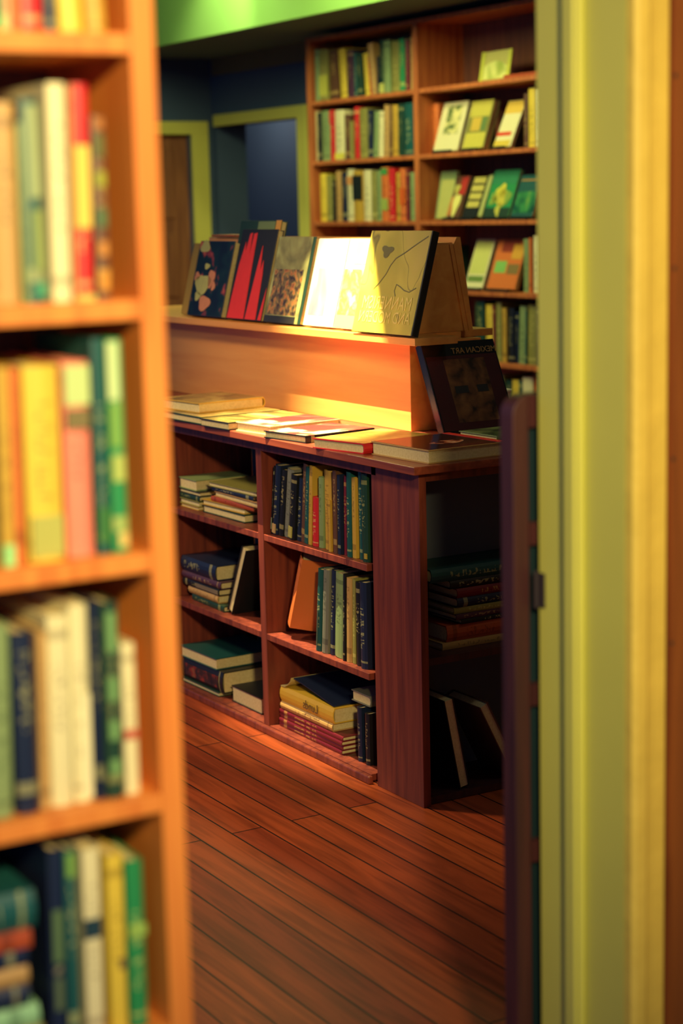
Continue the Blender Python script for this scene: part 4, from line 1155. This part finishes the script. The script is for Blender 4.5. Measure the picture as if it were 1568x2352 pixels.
backbook(7.03, 6.885, 1.103, 0.232, 'cream', 'pale cream-green book, left face-out book on back bookcase fourth shelf', [
    (0.06, 0.12, 0.92, 0.24, P((110, 140, 70)), 'green_band'), (0.05, 0.28, 0.92, 0.98, P((206, 210, 120)), 'cover_panel')], lean=0.34, t=0.024)
backbook(6.852, 6.635, 1.103, 0.232, 'orange', 'orange book with green square, back bookcase fourth shelf face-out', [
    (0.1, 0.32, 0.5, 0.56, P((130, 190, 100)), 'green_square'), (0.2, 0.74, 0.8, 0.98, P((150, 60, 44)), 'dark_patch'), (0.56, 0.3, 0.95, 0.5, P((130, 110, 66)), 'cover_patch'), (0.6, 0.6, 0.98, 0.9, P((214, 160, 60)), 'cover_patch')], lean=0.33, t=0.024)
book((4.93, 6.575, 1.1034), (0.036, 0.16, 0.235), 'E', 'sage', 'sage green book upright right of the orange one, back bookcase fourth shelf', None)
book((4.93, 6.54, 1.1034), (0.018, 0.16, 0.24), 'E', 'orange', 'slim orange book upright beside the jamb, back bookcase fourth shelf', None)
book((4.93, 6.495, 1.1034), (0.05, 0.16, 0.25), 'E', 'cream', 'cream book upright beside the jamb, back bookcase fourth shelf', None, (0, 0, 0), 2)
book((4.93, 7.27, 1.1034), (0.06, 0.16, 0.2), 'E', 'darkgreen', 'dark green book upright behind the easel, back bookcase fourth shelf', None)
for y, z, w, lb in ((7.17, 1.732, 0.15, 'black stand under the leftmost cream face-out book'), (6.95, 1.732, 0.12, 'black stand under the olive face-out book'), (6.72, 1.732, 0.1, 'black stand under the red-striped face-out book'),
                    (7.12, 1.423, 0.09, 'black stand under the brown figure book'), (6.985, 1.423, 0.12, 'black stand under the four-boxed dark book'), (6.78, 1.423, 0.16, 'black stand under the green figure book'), (6.58, 1.423, 0.15, 'black stand under the teal landscape book'),
                    (6.95, 1.103, 0.14, 'black stand under the pale cream-green book'), (6.74, 1.103, 0.18, 'black stand under the orange square-marked book')):
    stand(y, z, w, lb)

# picture card and flat box on the top shelf
pc = thing('picture_card', (4.875, 6.835, 2.0365), uniq('small yellow-white picture card propped on the top shelf'), 'card', None, (0, math.radians(10), 0))
CG = P((206, 212, 84), 'card_frame')
boxes('card_backing', [(0, 0.003, -0.115, 0.115, 0, 0.136)], P((196, 192, 110), 'card_backing'), pc)
boxes('card_edge_strip', [(-0.003, 0, 0.090, 0.115, 0, 0.136)], CG, pc)
boxes('card_edge_strip', [(-0.003, 0, -0.115, -0.090, 0, 0.136)], CG, pc)
v = [(-0.002, y, z) for y, z in [(0.088, 0.012), (-0.088, 0.012), (-0.088, 0.062), (-0.04, 0.085), (0.01, 0.092), (0.06, 0.082), (0.088, 0.07)]]
v += [(0.0, p[1], p[2]) for p in v]
mesh_obj('card_picture', v, [tuple(range(7)), tuple(range(13, 6, -1))] + [(i, (i + 1) % 7, (i + 1) % 7 + 7, i + 7) for i in range(7)], SP('card_print', [(0.4, (170, 190, 90)), (0.5, (226, 232, 140))], 9, 1, 0.4, 0.3), pc)
lying((4.93, 6.56, 2.0354), 0.17, 0.32, 0.018, 'L', 'rust', 'flat rust brown book lying on the top shelf beside the card', None, 0.0)

# unseen spotlight body and flap, added to cut the light across the map book
ts = thing('unseen_spotlight', (2.05, 4.6, 2.83), uniq('unseen black spotlight body with added flap that cuts its beam'), 'lamp')
tube('housing', (0, 0, 0), 0.045, 0.05, 0.14, BLACKP, ts)
boxes('stem', [(-0.008, 0.008, -0.008, 0.008, 0.14, 0.269)], BLACKP, ts)
prism('added_light_flap', [(-0.10, -0.1155), (0.20, 0.0915), (0.20, -0.30), (-0.10, -0.30)], 2, -0.132, -0.130, BLACKP, ts)
